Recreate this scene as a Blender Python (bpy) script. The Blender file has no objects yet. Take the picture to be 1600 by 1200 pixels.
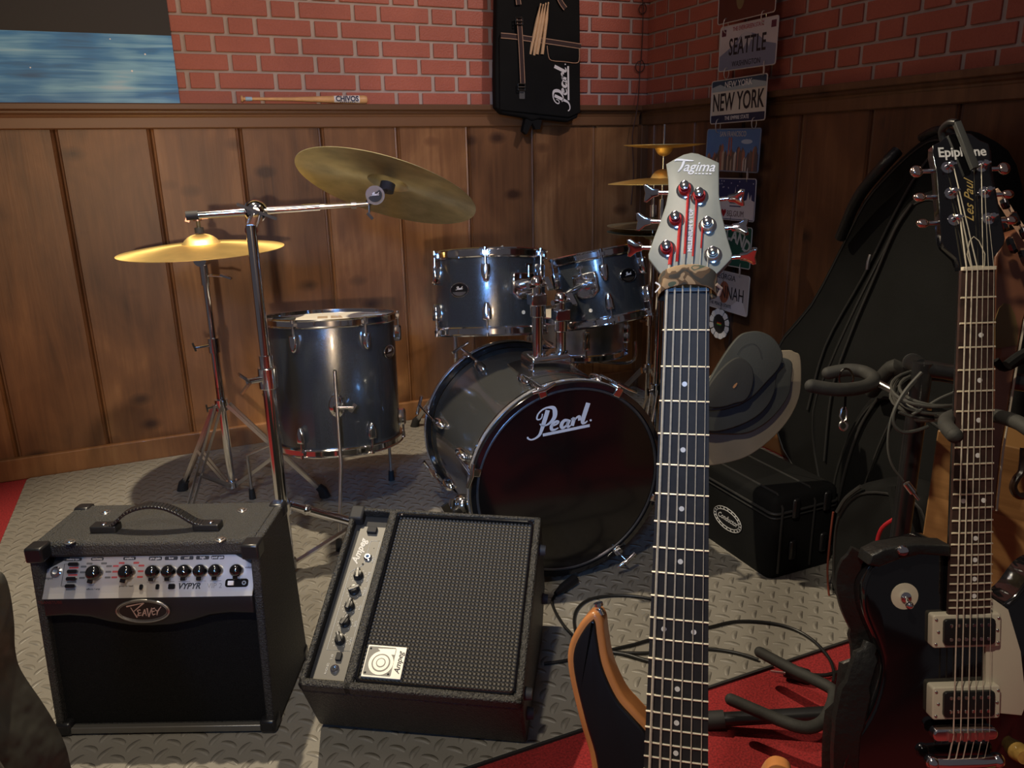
import bpy, bmesh, math, random
from mathutils import Vector, Matrix
random.seed(7)
V = Vector
R = math.radians
S = bpy.context.scene
COL = S.collection

# ------------------------------------------------------------------ camera
FPX = 1222.0
yaw, pit, rol = R(23.04), R(16.53), R(-1.163)
FW = V((math.sin(yaw)*math.cos(pit), math.cos(yaw)*math.cos(pit), -math.sin(pit)))
_r = V((math.cos(yaw), -math.sin(yaw), 0)); _u = _r.cross(FW)
RT = _r*math.cos(rol)+_u*math.sin(rol); UP = -_r*math.sin(rol)+_u*math.cos(rol)
CAM = V((0, 0, 1.1))
cd = bpy.data.cameras.new('camera'); cam = bpy.data.objects.new('camera', cd); COL.objects.link(cam)
cd.sensor_width = 36; cd.lens = FPX/1600*36; cd.clip_start = .02
M0 = Matrix((RT, UP, -FW)).transposed().to_4x4(); M0.translation = CAM
cam.matrix_world = M0
S.camera = cam

# ------------------------------------------------------------------ world, lamps, exposure
w = bpy.data.worlds.new('World'); S.world = w; w.use_nodes = True
bg = w.node_tree.nodes['Background']; bg.inputs[0].default_value = (.62, .55, .60, 1); bg.inputs[1].default_value = .075
S.view_settings.view_transform = 'Standard'; S.view_settings.look = 'None'
S.view_settings.exposure = 0.2; S.view_settings.gamma = 1; S.view_settings.use_curve_mapping = False

def lamp(name, kind, loc, target, energy, color, **k):
    d = bpy.data.lights.new(name, kind); o = bpy.data.objects.new(name, d); COL.objects.link(o)
    d.energy = energy; d.color = color; o.location = loc
    o.rotation_euler = (V(target)-V(loc)).to_track_quat('-Z', 'Y').to_euler()
    for a, b in k.items(): setattr(d, a, b)
    return o
lamp('ceiling_spot', 'SPOT', (0, 2.07, 2.32), (.30, 1.45, 0), 165, (1, .84, .60), spot_size=R(94), spot_blend=.4, shadow_soft_size=.02)
lamp('front_lamp', 'SPOT', (-.35, -1.5, 1.11), (.05, 3.1, 1.12), 170, (1, .68, .40), spot_size=R(34), spot_blend=.5, shadow_soft_size=.03)
lamp('stage_lamp', 'SPOT', (-.35, .15, 2.4), (.42, 1.05, 0), 72, (1, .88, .68), spot_size=R(76), spot_blend=.5, shadow_soft_size=.05)
lamp('blue_lamp', 'AREA', (-.9, -1.0, 1.9), (.66, 2.3, .6), 2.8, (.20, .46, 1), size=.35, spread=R(36))
lamp('ceiling_wash', 'AREA', (.2, .9, 2.6), (.1, 3.1, 1.8), 5, (1, .82, .76), size=.5)
lamp('corner_spot', 'SPOT', (1.72, 1.45, 2.5), (.75, 3.14, 1.55), 44, (1, .80, .72), spot_size=R(74), spot_blend=.5, shadow_soft_size=.03)

# ------------------------------------------------------------------ pixel helpers: a point of the photo on a plane of the room
def ray(x, y): return FW+RT*((x-800)/FPX)-UP*((y-600)/FPX)
def AT(px, py, x=None, y=None, z=None, d=None):
    r = ray(px, py)
    if d is not None: t = d
    elif x is not None: t = (x-CAM.x)/r.x
    elif y is not None: t = (y-CAM.y)/r.y
    else: t = (z-CAM.z)/r.z
    return CAM+r*t
def ZAT(x, y, py):
    k = (600-py)/FPX; a = V((x, y, 0))-V((0, 0, CAM.z))
    # (a+z k)·UP = k (a+z k)·FW
    return (k*a.dot(FW)-a.dot(UP))/(UP.z-k*FW.z)

# ------------------------------------------------------------------ materials
MATS = {}
def mat(name, col, rough=.5, metal=0, bump=None, var=None, coat=0, spec=.5, sheen=0):
    """bump=(scale, strength, dist); var=(scale, amount)"""
    if name in MATS: return MATS[name]
    m = bpy.data.materials.new(name); m.use_nodes = True; nt = m.node_tree; N = nt.nodes; L = nt.links
    b = N['Principled BSDF']
    b.inputs['Base Color'].default_value = (*col, 1); b.inputs['Roughness'].default_value = rough
    b.inputs['Metallic'].default_value = metal; b.inputs['Coat Weight'].default_value = coat
    b.inputs['Coat Roughness'].default_value = .08
    b.inputs['Specular IOR Level'].default_value = spec
    if sheen: b.inputs['Sheen Weight'].default_value = sheen
    tc = N.new('ShaderNodeTexCoord')
    if var:
        n = N.new('ShaderNodeTexNoise'); n.inputs['Scale'].default_value = var[0]; n.inputs['Detail'].default_value = 6
        L.new(tc.outputs['Object'], n.inputs['Vector'])
        mx = N.new('ShaderNodeMix'); mx.data_type = 'RGBA'; mx.blend_type = 'MULTIPLY'; mx.inputs[0].default_value = 1
        mr = N.new('ShaderNodeMapRange'); mr.inputs['From Min'].default_value = .3; mr.inputs['From Max'].default_value = .7
        mr.inputs['To Min'].default_value = 1-var[1]; mr.inputs['To Max'].default_value = 1+var[1]
        L.new(n.outputs['Fac'], mr.inputs['Value']); mx.inputs[6].default_value = (*col, 1)
        L.new(mr.outputs[0], mx.inputs[7]); L.new(mx.outputs[2], b.inputs['Base Color'])
    if bump:
        n = N.new('ShaderNodeTexNoise'); n.inputs['Scale'].default_value = bump[0]; n.inputs['Detail'].default_value = 3
        L.new(tc.outputs['Object'], n.inputs['Vector'])
        bp = N.new('ShaderNodeBump'); bp.inputs['Strength'].default_value = bump[1]; bp.inputs['Distance'].default_value = bump[2]
        L.new(n.outputs['Fac'], bp.inputs['Height']); L.new(bp.outputs[0], b.inputs['Normal'])
    MATS[name] = m
    return m

class NT:
    """small node helper"""
    def __init__(s, m): s.N = m.node_tree.nodes; s.L = m.node_tree.links
    def n(s, t, **k):
        o = s.N.new('ShaderNode'+t)
        for a, b in k.items():
            if a.startswith('i_'):
                key = a[2:]; key = int(key) if key.isdigit() else key.replace('_', ' ')
                o.inputs[key].default_value = b
            else: setattr(o, a, b)
        return o
    def l(s, a, b): s.L.new(a, b)
    def math(s, op, a, b=None, c=None, clamp=False):
        o = s.N.new('ShaderNodeMath'); o.operation = op; o.use_clamp = clamp
        for i, v in enumerate((a, b, c)):
            if v is None: continue
            if isinstance(v, (int, float)): o.inputs[i].default_value = v
            else: s.L.new(v, o.inputs[i])
        return o.outputs[0]
    def ramp(s, fac, stops):
        o = s.N.new('ShaderNodeValToRGB'); r = o.color_ramp
        while len(r.elements) < len(stops): r.elements.new(.5)
        for e, (p, c) in zip(r.elements, stops): e.position = p; e.color = (*c, 1) if len(c) == 3 else c
        s.L.new(fac, o.inputs[0]); return o.outputs[0]

def wood_mat(name, axis, plank, x0, dark, mid, light, rough=.42, grain=1.0):
    """planks along z; axis = 0 planks counted along x, 1 along y"""
    m = bpy.data.materials.new(name); m.use_nodes = True; t = NT(m); b = t.N['Principled BSDF']
    tc = t.n('TexCoord'); sp = t.n('SeparateXYZ'); t.l(tc.outputs['Object'], sp.inputs[0])
    a = sp.outputs[axis]
    idx = t.math('FLOOR', t.math('DIVIDE', t.math('SUBTRACT', a, x0), plank))
    wn = t.n('TexWhiteNoise', noise_dimensions='1D'); t.l(idx, wn.inputs['W'])
    off = t.math('MULTIPLY', wn.outputs['Value'], 37.0)
    cb = t.n('CombineXYZ'); t.l(t.math('MULTIPLY', a, 15.0*grain), cb.inputs[0]); t.l(off, cb.inputs[1]); t.l(t.math('MULTIPLY', sp.outputs[2], 1.3*grain), cb.inputs[2])
    n1 = t.n('TexNoise', i_Scale=1.0, i_Detail=6.0, i_Distortion=2.2); t.l(cb.outputs[0], n1.inputs['Vector'])
    cb2 = t.n('CombineXYZ'); t.l(t.math('MULTIPLY', a, 160.0), cb2.inputs[0]); t.l(off, cb2.inputs[1]); t.l(t.math('MULTIPLY', sp.outputs[2], 5.0), cb2.inputs[2])
    n2 = t.n('TexNoise', i_Scale=1.0, i_Detail=3.0, i_Distortion=.4); t.l(cb2.outputs[0], n2.inputs['Vector'])
    # blotches
    cb3 = t.n('CombineXYZ'); t.l(t.math('MULTIPLY', a, 4.5), cb3.inputs[0]); t.l(off, cb3.inputs[1]); t.l(t.math('MULTIPLY', sp.outputs[2], 2.5), cb3.inputs[2])
    n3 = t.n('TexNoise', i_Scale=1.0, i_Detail=5.0, i_Distortion=.8); t.l(cb3.outputs[0], n3.inputs['Vector'])
    # knots
    cb4 = t.n('CombineXYZ'); t.l(t.math('MULTIPLY', a, 4.2), cb4.inputs[0]); t.l(off, cb4.inputs[1]); t.l(t.math('MULTIPLY', sp.outputs[2], 7.0), cb4.inputs[2])
    vo = t.n('TexVoronoi', i_Scale=1.0, i_Randomness=1.0); t.l(cb4.outputs[0], vo.inputs['Vector'])
    kn = t.math('SUBTRACT', 1.0, t.math('MULTIPLY', t.math('SUBTRACT', vo.outputs['Distance'], .02), 5.5), clamp=True)
    f = t.math('ADD', t.math('MULTIPLY', n1.outputs['Fac'], .38), t.math('ADD', t.math('MULTIPLY', n2.outputs['Fac'], .07), t.math('MULTIPLY', n3.outputs['Fac'], .66)))
    f = t.math('ADD', f, t.math('MULTIPLY', t.math('SUBTRACT', wn.outputs['Value'], .5), .14))
    f = t.math('SUBTRACT', f, t.math('MULTIPLY', t.math('MULTIPLY', kn, n1.outputs['Fac']), .55))
    c = t.ramp(f, [(.28, dark), (.58, mid), (.82, light)]); t.l(c, b.inputs['Base Color'])
    b.inputs['Roughness'].default_value = rough
    bp = t.n('Bump', i_Strength=.15, i_Distance=.0015); t.l(t.math('ADD', n2.outputs['Fac'], n1.outputs['Fac']), bp.inputs['Height']); t.l(bp.outputs[0], b.inputs['Normal'])
    MATS[name] = m; return m

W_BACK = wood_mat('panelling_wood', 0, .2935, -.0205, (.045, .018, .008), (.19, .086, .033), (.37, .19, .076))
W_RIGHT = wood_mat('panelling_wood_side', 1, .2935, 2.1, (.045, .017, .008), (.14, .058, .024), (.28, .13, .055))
W_RAIL = wood_mat('rail_wood', 1, .5, .2, (.06, .028, .013), (.13, .062, .028), (.22, .11, .05))
W_BASE = wood_mat('baseboard_wood', 0, 1.4, 0, (.09, .035, .014), (.25, .115, .045), (.42, .22, .1))
W_BOX = wood_mat('light_plank_wood', 2, .11, 0, (.12, .06, .02), (.3, .16, .06), (.42, .25, .11))
CHROME = mat('chrome', (.78, .78, .80), .10, 1, var=(9, .08))
CHROME_R = mat('satin_steel', (.62, .60, .58), .28, 1, var=(30, .1))
TOLEX = mat('tolex', (.028, .027, .025), .55, 0, bump=(330, 1.0, .004), var=(420, .9))
BLK = mat('black_plastic', (.012, .012, .013), .3, bump=(60, .05, .001))
BLKM = mat('black_matte', (.014, .014, .015), .7, bump=(300, .2, .0006))
FOAM = mat('foam_rubber', (.022, .022, .020), .75, bump=(500, .4, .0008), var=(60, .2))
NYLON = mat('black_nylon', (.0042, .0045, .0046), .85, bump=(700, .5, .001), var=(6, .4), spec=.25)
LEATHER = mat('black_leather', (.010, .010, .010), .38, bump=(90, .5, .003))
GLOSSBLK = mat('gloss_black', (.004, .004, .005), .06, coat=1, var=(2, .05))
WHITE = mat('white_print', (.75, .75, .76), .5, var=(20, .04))
CREAM = mat('cream_plastic', (.62, .56, .44), .4, var=(8, .04))
BRASS = mat('cymbal_bronze', (.62, .44, .13), .27, 1, bump=(50, .25, .0015), var=(14, .15))
BRASSD = mat('cymbal_bronze_aged', (.47, .38, .15), .38, 1, bump=(40, .2, .0015), var=(10, .2))
GREYW = mat('charcoal_drum_wrap', (.058, .064, .068), .22, .6, bump=(1500, .25, .0004), var=(900, .35), coat=.6)

# brick relief gets its own node material with pits
def brick_mat():
    m = bpy.data.materials.new('brick_face'); m.use_nodes = True; t = NT(m); b = t.N['Principled BSDF']
    tc = t.n('TexCoord'); n = t.n('TexNoise', i_Scale=3.0, i_Detail=4.0); t.l(tc.outputs['Object'], n.inputs['Vector'])
    n2 = t.n('TexNoise', i_Scale=170.0, i_Detail=3.0); t.l(tc.outputs['Object'], n2.inputs['Vector'])
    c = t.ramp(t.math('ADD', t.math('MULTIPLY', n.outputs['Fac'], .7), t.math('MULTIPLY', n2.outputs['Fac'], .3)), [(.3, (.29, .075, .048)), (.7, (.44, .125, .082))])
    t.l(c, b.inputs['Base Color']); b.inputs['Roughness'].default_value = .5
    bp = t.n('Bump', i_Strength=.55, i_Distance=.003); t.l(n2.outputs['Fac'], bp.inputs['Height']); t.l(bp.outputs[0], b.inputs['Normal'])
    return m
BRICK = brick_mat(); MORTAR = mat('mortar', (.42, .35, .32), .85, bump=(200, .4, .001), var=(6, .1))

def carpet_mat():
    m = bpy.data.materials.new('red_carpet'); m.use_nodes = True; t = NT(m); b = t.N['Principled BSDF']
    tc = t.n('TexCoord'); n = t.n('TexNoise', i_Scale=220.0, i_Detail=4.0); t.l(tc.outputs['Object'], n.inputs['Vector'])
    c = t.ramp(n.outputs['Fac'], [(.3, (.15, .007, .009)), (.7, (.36, .018, .020))]); t.l(c, b.inputs['Base Color'])
    b.inputs['Roughness'].default_value = .95
    bp = t.n('Bump', i_Strength=.8, i_Distance=.004); t.l(n.outputs['Fac'], bp.inputs['Height']); t.l(bp.outputs[0], b.inputs['Normal'])
    return m
def plate_mat():
    """diamond-plate rubber: raised lozenges, alternate directions"""
    m = bpy.data.materials.new('tread_plate'); m.use_nodes = True; t = NT(m); b = t.N['Principled BSDF']
    tc = t.n('TexCoord'); sp = t.n('SeparateXYZ'); t.l(tc.outputs['Object'], sp.inputs[0])
    x, y = sp.outputs[0], sp.outputs[1]
    p = .035
    u = t.math('DIVIDE', t.math('ADD', x, y), p*1.4142); v = t.math('DIVIDE', t.math('SUBTRACT', y, x), p*1.4142)
    iu, iv = t.math('FLOOR', u), t.math('FLOOR', v)
    fu = t.math('SUBTRACT', t.math('SUBTRACT', u, iu), .5); fv = t.math('SUBTRACT', t.math('SUBTRACT', v, iv), .5)
    par = t.math('FLOORED_MODULO', t.math('ADD', iu, iv), 2.0)
    def sw(a, c): return t.math('ADD', t.math('MULTIPLY', a, t.math('SUBTRACT', 1.0, par)), t.math('MULTIPLY', c, par))
    al, ac = sw(fu, fv), sw(fv, fu)
    ac = t.math('ADD', ac, t.math('MULTIPLY', t.math('MULTIPLY', al, al), .35))
    d = t.math('ADD', t.math('POWER', t.math('DIVIDE', al, .56), 2.0), t.math('POWER', t.math('DIVIDE', ac, .19), 2.0))
    h = t.math('SUBTRACT', 1.0, t.math('SQRT', d), clamp=True)
    h = t.math('POWER', h, .6)
    n = t.n('TexNoise', i_Scale=300.0, i_Detail=2.0); t.l(tc.outputs['Object'], n.inputs['Vector'])
    n2 = t.n('TexNoise', i_Scale=2.5, i_Detail=4.0); t.l(tc.outputs['Object'], n2.inputs['Vector'])
    bp = t.n('Bump', i_Strength=1.0, i_Distance=.0055); t.l(t.math('ADD', h, t.math('MULTIPLY', n.outputs['Fac'], .06)), bp.inputs['Height']); t.l(bp.outputs[0], b.inputs['Normal'])
    c = t.ramp(n2.outputs['Fac'], [(.3, (.20, .185, .160)), (.7, (.26, .243, .212))]); t.l(c, b.inputs['Base Color'])
    b.inputs['Roughness'].default_value = .42
    return m
RED = carpet_mat(); PLATE = plate_mat()

# ------------------------------------------------------------------ mesh builder
def frame(o, x, y):
    x = V(x).normalized(); y = V(y); y = (y-x*x.dot(y)).normalized(); z = x.cross(y)
    m = Matrix((x, y, z)).transposed().to_4x4(); m.translation = V(o); return m
def zframe(o, z, front=None):
    """z axis along z; -y axis turned towards front"""
    z = V(z).normalized(); f = V(front) if front is not None else V((0, -1, 0.001))
    y = -(f-z*z.dot(f)).normalized(); x = y.cross(z)
    m = Matrix((x, y, z)).transposed().to_4x4(); m.translation = V(o); return m
I4 = Matrix.Identity(4)

def smooth_path(pts, n=6, closed=False):
    P = [V(p) for p in pts]; k = len(P)
    if k < 3: return P
    out = []
    rng = range(k) if closed else range(k-1)
    for i in rng:
        g = (lambda j: P[j % k]) if closed else (lambda j: P[min(max(j, 0), k-1)])
        a, b, c, d = g(i-1), g(i), g(i+1), g(i+2)
        for s in range(n):
            t = s/n
            out.append(.5*((2*b)+(c-a)*t+(2*a-5*b+4*c-d)*t*t+(3*b-a-3*c+d)*t**3))
    if not closed: out.append(P[-1])
    return out

class MB:
    def __init__(s, M=I4): s.bm = bmesh.new(); s.M = M
    def _v(s, p): return s.bm.verts.new(s.M @ V(p))
    def face(s, vs, mi=0):
        try: f = s.bm.faces.new(vs); f.material_index = mi; return f
        except ValueError: return None
    def box(s, lo, hi, mi=0):
        c = [s._v((x, y, z)) for x in (lo[0], hi[0]) for y in (lo[1], hi[1]) for z in (lo[2], hi[2])]
        for q in ((0, 1, 3, 2), (4, 6, 7, 5), (0, 4, 5, 1), (2, 3, 7, 6), (0, 2, 6, 4), (1, 5, 7, 3)): s.face([c[i] for i in q], mi)
        return s
    def bar(s, p, q, w, h, up=(0, 0, 1)):
        p, q = V(p), V(q); d = (q-p).normalized(); a = d.cross(V(up))
        if a.length < 1e-4: a = d.cross(V((1, 0, 0)))
        a.normalize(); b = a.cross(d)
        c = [[s._v(e+a*(i*w/2)+b*(j*h/2)) for i, j in ((-1, -1), (1, -1), (1, 1), (-1, 1))] for e in (p, q)]
        s.face(c[0][::-1]); s.face(c[1])
        for i in range(4): s.face([c[0][i], c[0][(i+1) % 4], c[1][(i+1) % 4], c[1][i]])
        return s
    def tube(s, pts, r, n=12, closed=False, smooth=0, cap=True):
        P = smooth_path(pts, smooth, closed) if smooth else [V(p) for p in pts]
        k = len(P); rings = []; prev = None
        for i, p in enumerate(P):
            if closed: d = P[(i+1) % k]-P[i-1]
            else: d = P[min(i+1, k-1)]-P[max(i-1, 0)]
            if d.length < 1e-9: d = V((0, 0, 1))
            d.normalize()
            if prev is None:
                a = d.cross(V((0, 0, 1)));
                if a.length < 1e-3: a = d.cross(V((1, 0, 0)))
            else: a = prev-d*prev.dot(d)
            a.normalize(); prev = a; b = d.cross(a)
            rr = r[min(int(i/(k-1)*(len(r)-1)+.5), len(r)-1)] if isinstance(r, (list, tuple)) else r
            rings.append([s._v(p+(a*math.cos(t)+b*math.sin(t))*rr) for t in [2*math.pi*j/n for j in range(n)]])
        for i in range(k if closed else k-1):
            A, B = rings[i], rings[(i+1) % k]
            for j in range(n): s.face([A[j], A[(j+1) % n], B[(j+1) % n], B[j]])
        if cap and not closed: s.face(rings[0][::-1]); s.face(rings[-1])
        return s
    def cyl(s, p, q, r, r2=None, n=24):
        return s.tube([p, q], [r, r2 if r2 is not None else r], n)
    def lathe(s, prof, n=48, M=I4, cap=True):
        rings = []
        for r, z in prof:
            if r < 1e-6: rings.append([s._v(M @ V((0, 0, z)))])
            else: rings.append([s._v(M @ V((r*math.cos(2*math.pi*j/n), r*math.sin(2*math.pi*j/n), z))) for j in range(n)])
        for A, B in zip(rings, rings[1:]):
            for j in range(n):
                k = (j+1) % n
                if len(A) == 1 and len(B) == 1: continue
                if len(A) == 1: s.face([A[0], B[k], B[j]])
                elif len(B) == 1: s.face([A[j], A[k], B[0]])
                else: s.face([A[j], A[k], B[k], B[j]])
        return s
    def prism(s, pts, z0, z1, inset=0, mi=0):
        """outline in xy extruded from z0 to z1; inset rounds the z1 rim"""
        n = len(pts); A = [s._v((x, y, z0)) for x, y in pts]
        layers = [A]
        if inset:
            cx = sum(p[0] for p in pts)/n; cy = sum(p[1] for p in pts)/n
            def off(d):
                o = []
                for i in range(n):
                    a, b, c = V(pts[i-1]), V(pts[i]), V(pts[(i+1) % n])
                    e1, e2 = (b-a), (c-b)
                    if e1.length < 1e-9: e1 = e2
                    if e2.length < 1e-9: e2 = e1
                    n1 = V((e1.y, -e1.x)).normalized(); n2 = V((e2.y, -e2.x)).normalized(); m = (n1+n2)
                    m = m.normalized() if m.length > 1e-6 else n1
                    o.append(b-m*d*sg)
                return o
            ar = sum(pts[i-1][0]*pts[i][1]-pts[i][0]*pts[i-1][1] for i in range(n)); sg = 1 if ar > 0 else -1
            h = z1-z0
            for k in range(1, 5):
                t = k/4*math.pi/2
                d = inset*(1-math.cos(t)); zz = z1-(abs(inset)*(1-math.sin(t)) if abs(h) > abs(inset) else h*(1-math.sin(t)))*(1 if h > 0 else -1)
                if k == 1: layers.append([s._v((x, y, z1-(min(abs(inset), abs(h))*(1 if h > 0 else -1)))) for x, y in pts])
                layers.append([s._v((p.x, p.y, zz)) for p in off(d)])
        else: layers.append([s._v((x, y, z1)) for x, y in pts])
        for P, Q in zip(layers, layers[1:]):
            for i in range(n): s.face([P[i], P[(i+1) % n], Q[(i+1) % n], Q[i]], mi)
        s.face(A[::-1], mi); s.face(layers[-1], mi); return s
    def sphere(s, c, r, sc=(1, 1, 1), n=16):
        prof = [(math.sin(math.pi*i/n*1)*1, -math.cos(math.pi*i/n)) for i in range(n+1)]
        T = Matrix.Translation(V(c)) @ Matrix.Diagonal((r*sc[0], r*sc[1], r*sc[2], 1))
        return s.lathe([(a if 0 < i < n else 0, z) for i, (a, z) in enumerate(prof)], n*2, T)
    def ribbon(s, pts, width, z=.0006):
        """flat stroke in the xy plane of the frame; width number or list"""
        P = smooth_path([(a, b, 0) for a, b in pts], 6); k = len(P); L_ = []; Q = []
        for i, p in enumerate(P):
            d = (P[min(i+1, k-1)]-P[max(i-1, 0)]).normalized(); nn = V((-d.y, d.x, 0))
            if isinstance(width, (list, tuple)):
                f = i/(k-1)*(len(width)-1); j = min(int(f), len(width)-2); wd = width[j]+(width[j+1]-width[j])*(f-j)
            else: wd = width
            L_.append((p+nn*wd/2, p-nn*wd/2))
        top = [(s._v((a.x, a.y, z)), s._v((b.x, b.y, z))) for a, b in L_]
        for (a, b), (c, d) in zip(top, top[1:]): s.face([a, b, d, c])
        return s
    def build(s, name, m, parent=None, bevel=0, smooth=True, seg=2, sub=0):
        bmesh.ops.recalc_face_normals(s.bm, faces=s.bm.faces)
        T = ORI.get(parent.name) if parent is not None else None
        if T is not None: s.bm.transform(T.inverted())
        me = bpy.data.meshes.new(name); s.bm.to_mesh(me); s.bm.free()
        o = bpy.data.objects.new(name, me); COL.objects.link(o)
        ms = m if isinstance(m, (list, tuple)) else [m]
        for q in ms: me.materials.append(q)
        if smooth:
            for p in me.polygons: p.use_smooth = True
            try: me.set_sharp_from_angle(angle=R(38))
            except Exception: pass
        if parent is not None:
            o.parent = parent; ORI[o.name] = T
        else: ORI[o.name] = I4
        if bevel:
            b = o.modifiers.new('bevel', 'BEVEL'); b.width = bevel; b.segments = seg; b.limit_method = 'ANGLE'; b.angle_limit = R(40)
        if sub:
            q = o.modifiers.new('sub', 'SUBSURF'); q.levels = sub; q.render_levels = sub
        return o
ORI = {}
def thing(name, label, cat, M=I4, group=None):
    o = bpy.data.objects.new(name, None); COL.objects.link(o)
    if not isinstance(M, Matrix): M = Matrix.Translation(V(M))
    o.matrix_world = M; o.empty_display_size = .02
    ORI[o.name] = M.copy(); o['label'] = label; o['category'] = cat
    if group: o['group'] = group
    return o
def tag(o, label, cat, group=None, kind=None):
    o['label'] = label; o['category'] = cat
    if group: o['group'] = group
    if kind: o['kind'] = kind
    return o
def struct(o): o['kind'] = 'structure'; return o
def text(name, s, size, M, m, parent, bold=0, shear=0, align='CENTER', sx=1, spacing=1):
    c = bpy.data.curves.new(name, 'FONT'); c.body = s; c.size = size; c.align_x = align; c.align_y = 'CENTER'
    c.shear = shear; c.offset = bold*size; c.extrude = .00025; c.space_character = spacing; c.resolution_u = 3
    o = bpy.data.objects.new(name, c); COL.objects.link(o)
    bpy.context.view_layer.update()
    me = bpy.data.meshes.new_from_object(o.evaluated_get(bpy.context.evaluated_depsgraph_get()))
    bpy.data.objects.remove(o); bpy.data.curves.remove(c)
    me.transform(M @ Matrix.Diagonal((sx, 1, 1, 1)))
    T = ORI[parent.name]; me.transform(T.inverted())
    me.materials.clear(); me.materials.append(m)
    q = bpy.data.objects.new(name, me); COL.objects.link(q); q.parent = parent; ORI[q.name] = T
    return q
def sub(M, x, y, z=0, rz=0): return M @ Matrix.Translation((x, y, z)) @ Matrix.Rotation(rz, 4, 'Z')
def rrect(x0, y0, x1, y1, r, n=4):
    o = []
    for cx, cy, a in ((x1-r, y1-r, 0), (x0+r, y1-r, 90), (x0+r, y0+r, 180), (x1-r, y0+r, 270)):
        for k in range(n+1): t = R(a+90*k/n); o.append((cx+r*math.cos(t), cy+r*math.sin(t)))
    return o
def ell(cx, cy, rx, ry, n=28): return [(cx+rx*math.cos(2*math.pi*i/n), cy+ry*math.sin(2*math.pi*i/n)) for i in range(n)]
def rebase(o):
    if o.type == 'MESH' and o.parent is None and o.location.length < 1e-6 and len(o.data.vertices):
        xs = [v.co for v in o.data.vertices]
        c = V(((min(a.x for a in xs)+max(a.x for a in xs))/2, (min(a.y for a in xs)+max(a.y for a in xs))/2, min(a.z for a in xs)))
        o.data.transform(Matrix.Translation(-c)); o.location = c; ORI[o.name] = Matrix.Translation(c)

# ================================================================== ROOM
YB, XR = 3.14, 2.01           # back wall and right wall planes (brick face)
b = MB(); b.box((-1.6, -2.2, -.06), (2.3, 3.4, 0)); struct(b.build('floor', RED, smooth=False))

def brickwork(name, along, lo, hi, z0, z1, phaseA, wallz):
    """Flemish-bond relief: mortar slab plus raised bricks, one mesh"""
    m = MB()
    P, SW, HW, G, CH = .300, .1865, .0825, .0155, .0608
    if along == 'x':
        m.box((lo, YB+.004, 0), (hi, YB+.12, z1), 0)
        bx = lambda a, c, d, e: ((a, YB-.0035, d), (c, YB+.005, e))
    else:
        m.box((XR+.004, lo, 0), (XR+.12, hi, z1), 0)
        bx = lambda a, c, d, e: ((XR-.0035, a, d), (XR+.005, c, e))
    r = 0; z = z0
    while z < z1:
        ph = phaseA+(.1515 if r % 2 else 0); k = math.floor((lo-ph)/P)-1
        while ph+k*P < hi:
            for s_, wd in ((0, SW), (SW+G, HW)):
                a = ph+k*P+s_; c = a+wd; a, c = max(a, lo), min(c, hi)
                if c-a > .01: m.box(*bx(a, c, z+.0015, z+CH-.0075), mi=1)
            k += 1
        z += CH; r += 1
    return struct(m.build(name, [MORTAR, BRICK], smooth=False, bevel=.0022))
brickwork('wall_back', 'x', -1.6, XR+.1, 1.2745, 2.6, .378, 0)
brickwork('wall_right', 'y', -1.0, YB, 1.2745, 2.6, 1.598, 0)

def wainscot(name, axis, lo, hi, x0, mt):
    """tongue-and-groove boards with V grooves, one continuous relief"""
    m = MB(); W_ = .2935; pts = [(lo, .022)]
    k = math.ceil((lo-x0)/W_)
    while x0+k*W_ < hi:
        g = x0+k*W_
        pts += [(g-.012, .022), (g-.009, .018), (g-.0035, .020), (g, .012), (g+.0035, .020), (g+.009, .018), (g+.012, .022)]
        k += 1
    pts.append((hi, .022))
    def P(a, d, z): return (a, YB-d, z) if axis == 'x' else (XR-d, a, z)
    col = [(m._v(P(a, d, 0)), m._v(P(a, d, 1.205))) for a, d in pts]
    for (a, c), (e, f) in zip(col, col[1:]): m.face([a, e, f, c])
    return struct(m.build(name, mt, smooth=False))
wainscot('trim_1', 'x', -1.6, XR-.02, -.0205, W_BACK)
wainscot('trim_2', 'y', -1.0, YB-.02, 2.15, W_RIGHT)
def rail(name, axis, lo, hi):
    m = MB()
    prof = [(.0, 1.2835), (.058, 1.2835), (.060, 1.280), (.060, 1.264), (.056, 1.260), (.044, 1.260), (.044, 1.252), (.038, 1.246), (.036, 1.240), (.034, 1.238), (.034, 1.204), (.030, 1.200), (.0, 1.200)]
    def P(a, d, z): return (a, YB-d, z) if axis == 'x' else (XR-d, a, z)
    A = [m._v(P(lo, d, z)) for d, z in prof]
    B = [m._v(P(hi, d, z)) for d, z in prof]
    for i in range(len(A)): m.face([A[i], A[(i+1) % len(A)], B[(i+1) % len(A)], B[i]])
    m.face(A); m.face(B[::-1])
    return struct(m.build(name, W_RAIL, smooth=False, bevel=.0015))
rail('trim_3', 'x', -1.6, XR-.055); rail('trim_4', 'y', -1.0, YB)
b = MB(); b.box((-1.6, YB-.038, 0), (XR-.02, YB-.012, .082)); struct(b.build('baseboard_back', W_BASE, bevel=.004, smooth=False))
b = MB(); b.box((XR-.038, -1.0, 0), (XR-.012, YB-.03, .082)); struct(b.build('baseboard_right', W_BASE, bevel=.004, smooth=False))
b = MB(); b.box((XR-.055, YB-.055, 0), (XR-.012, YB-.012, 1.20)); struct(b.build('trim_5', W_RAIL, bevel=.003, smooth=False))

# mat on the carpet
b = MB(); b.prism(rrect(-.592, 1.137, 1.96, 3.098, .02), 0, .005)
mo = b.build('floor_mat', PLATE, bevel=.002); tag(mo, 'grey diamond-plate rubber mat under the drums and amplifiers', 'mat')
b = MB(); b.box((-.592, 1.131, .0), (1.96, 1.1365, .0056)); b.build('edge_binding', BLKM, mo)

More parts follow.
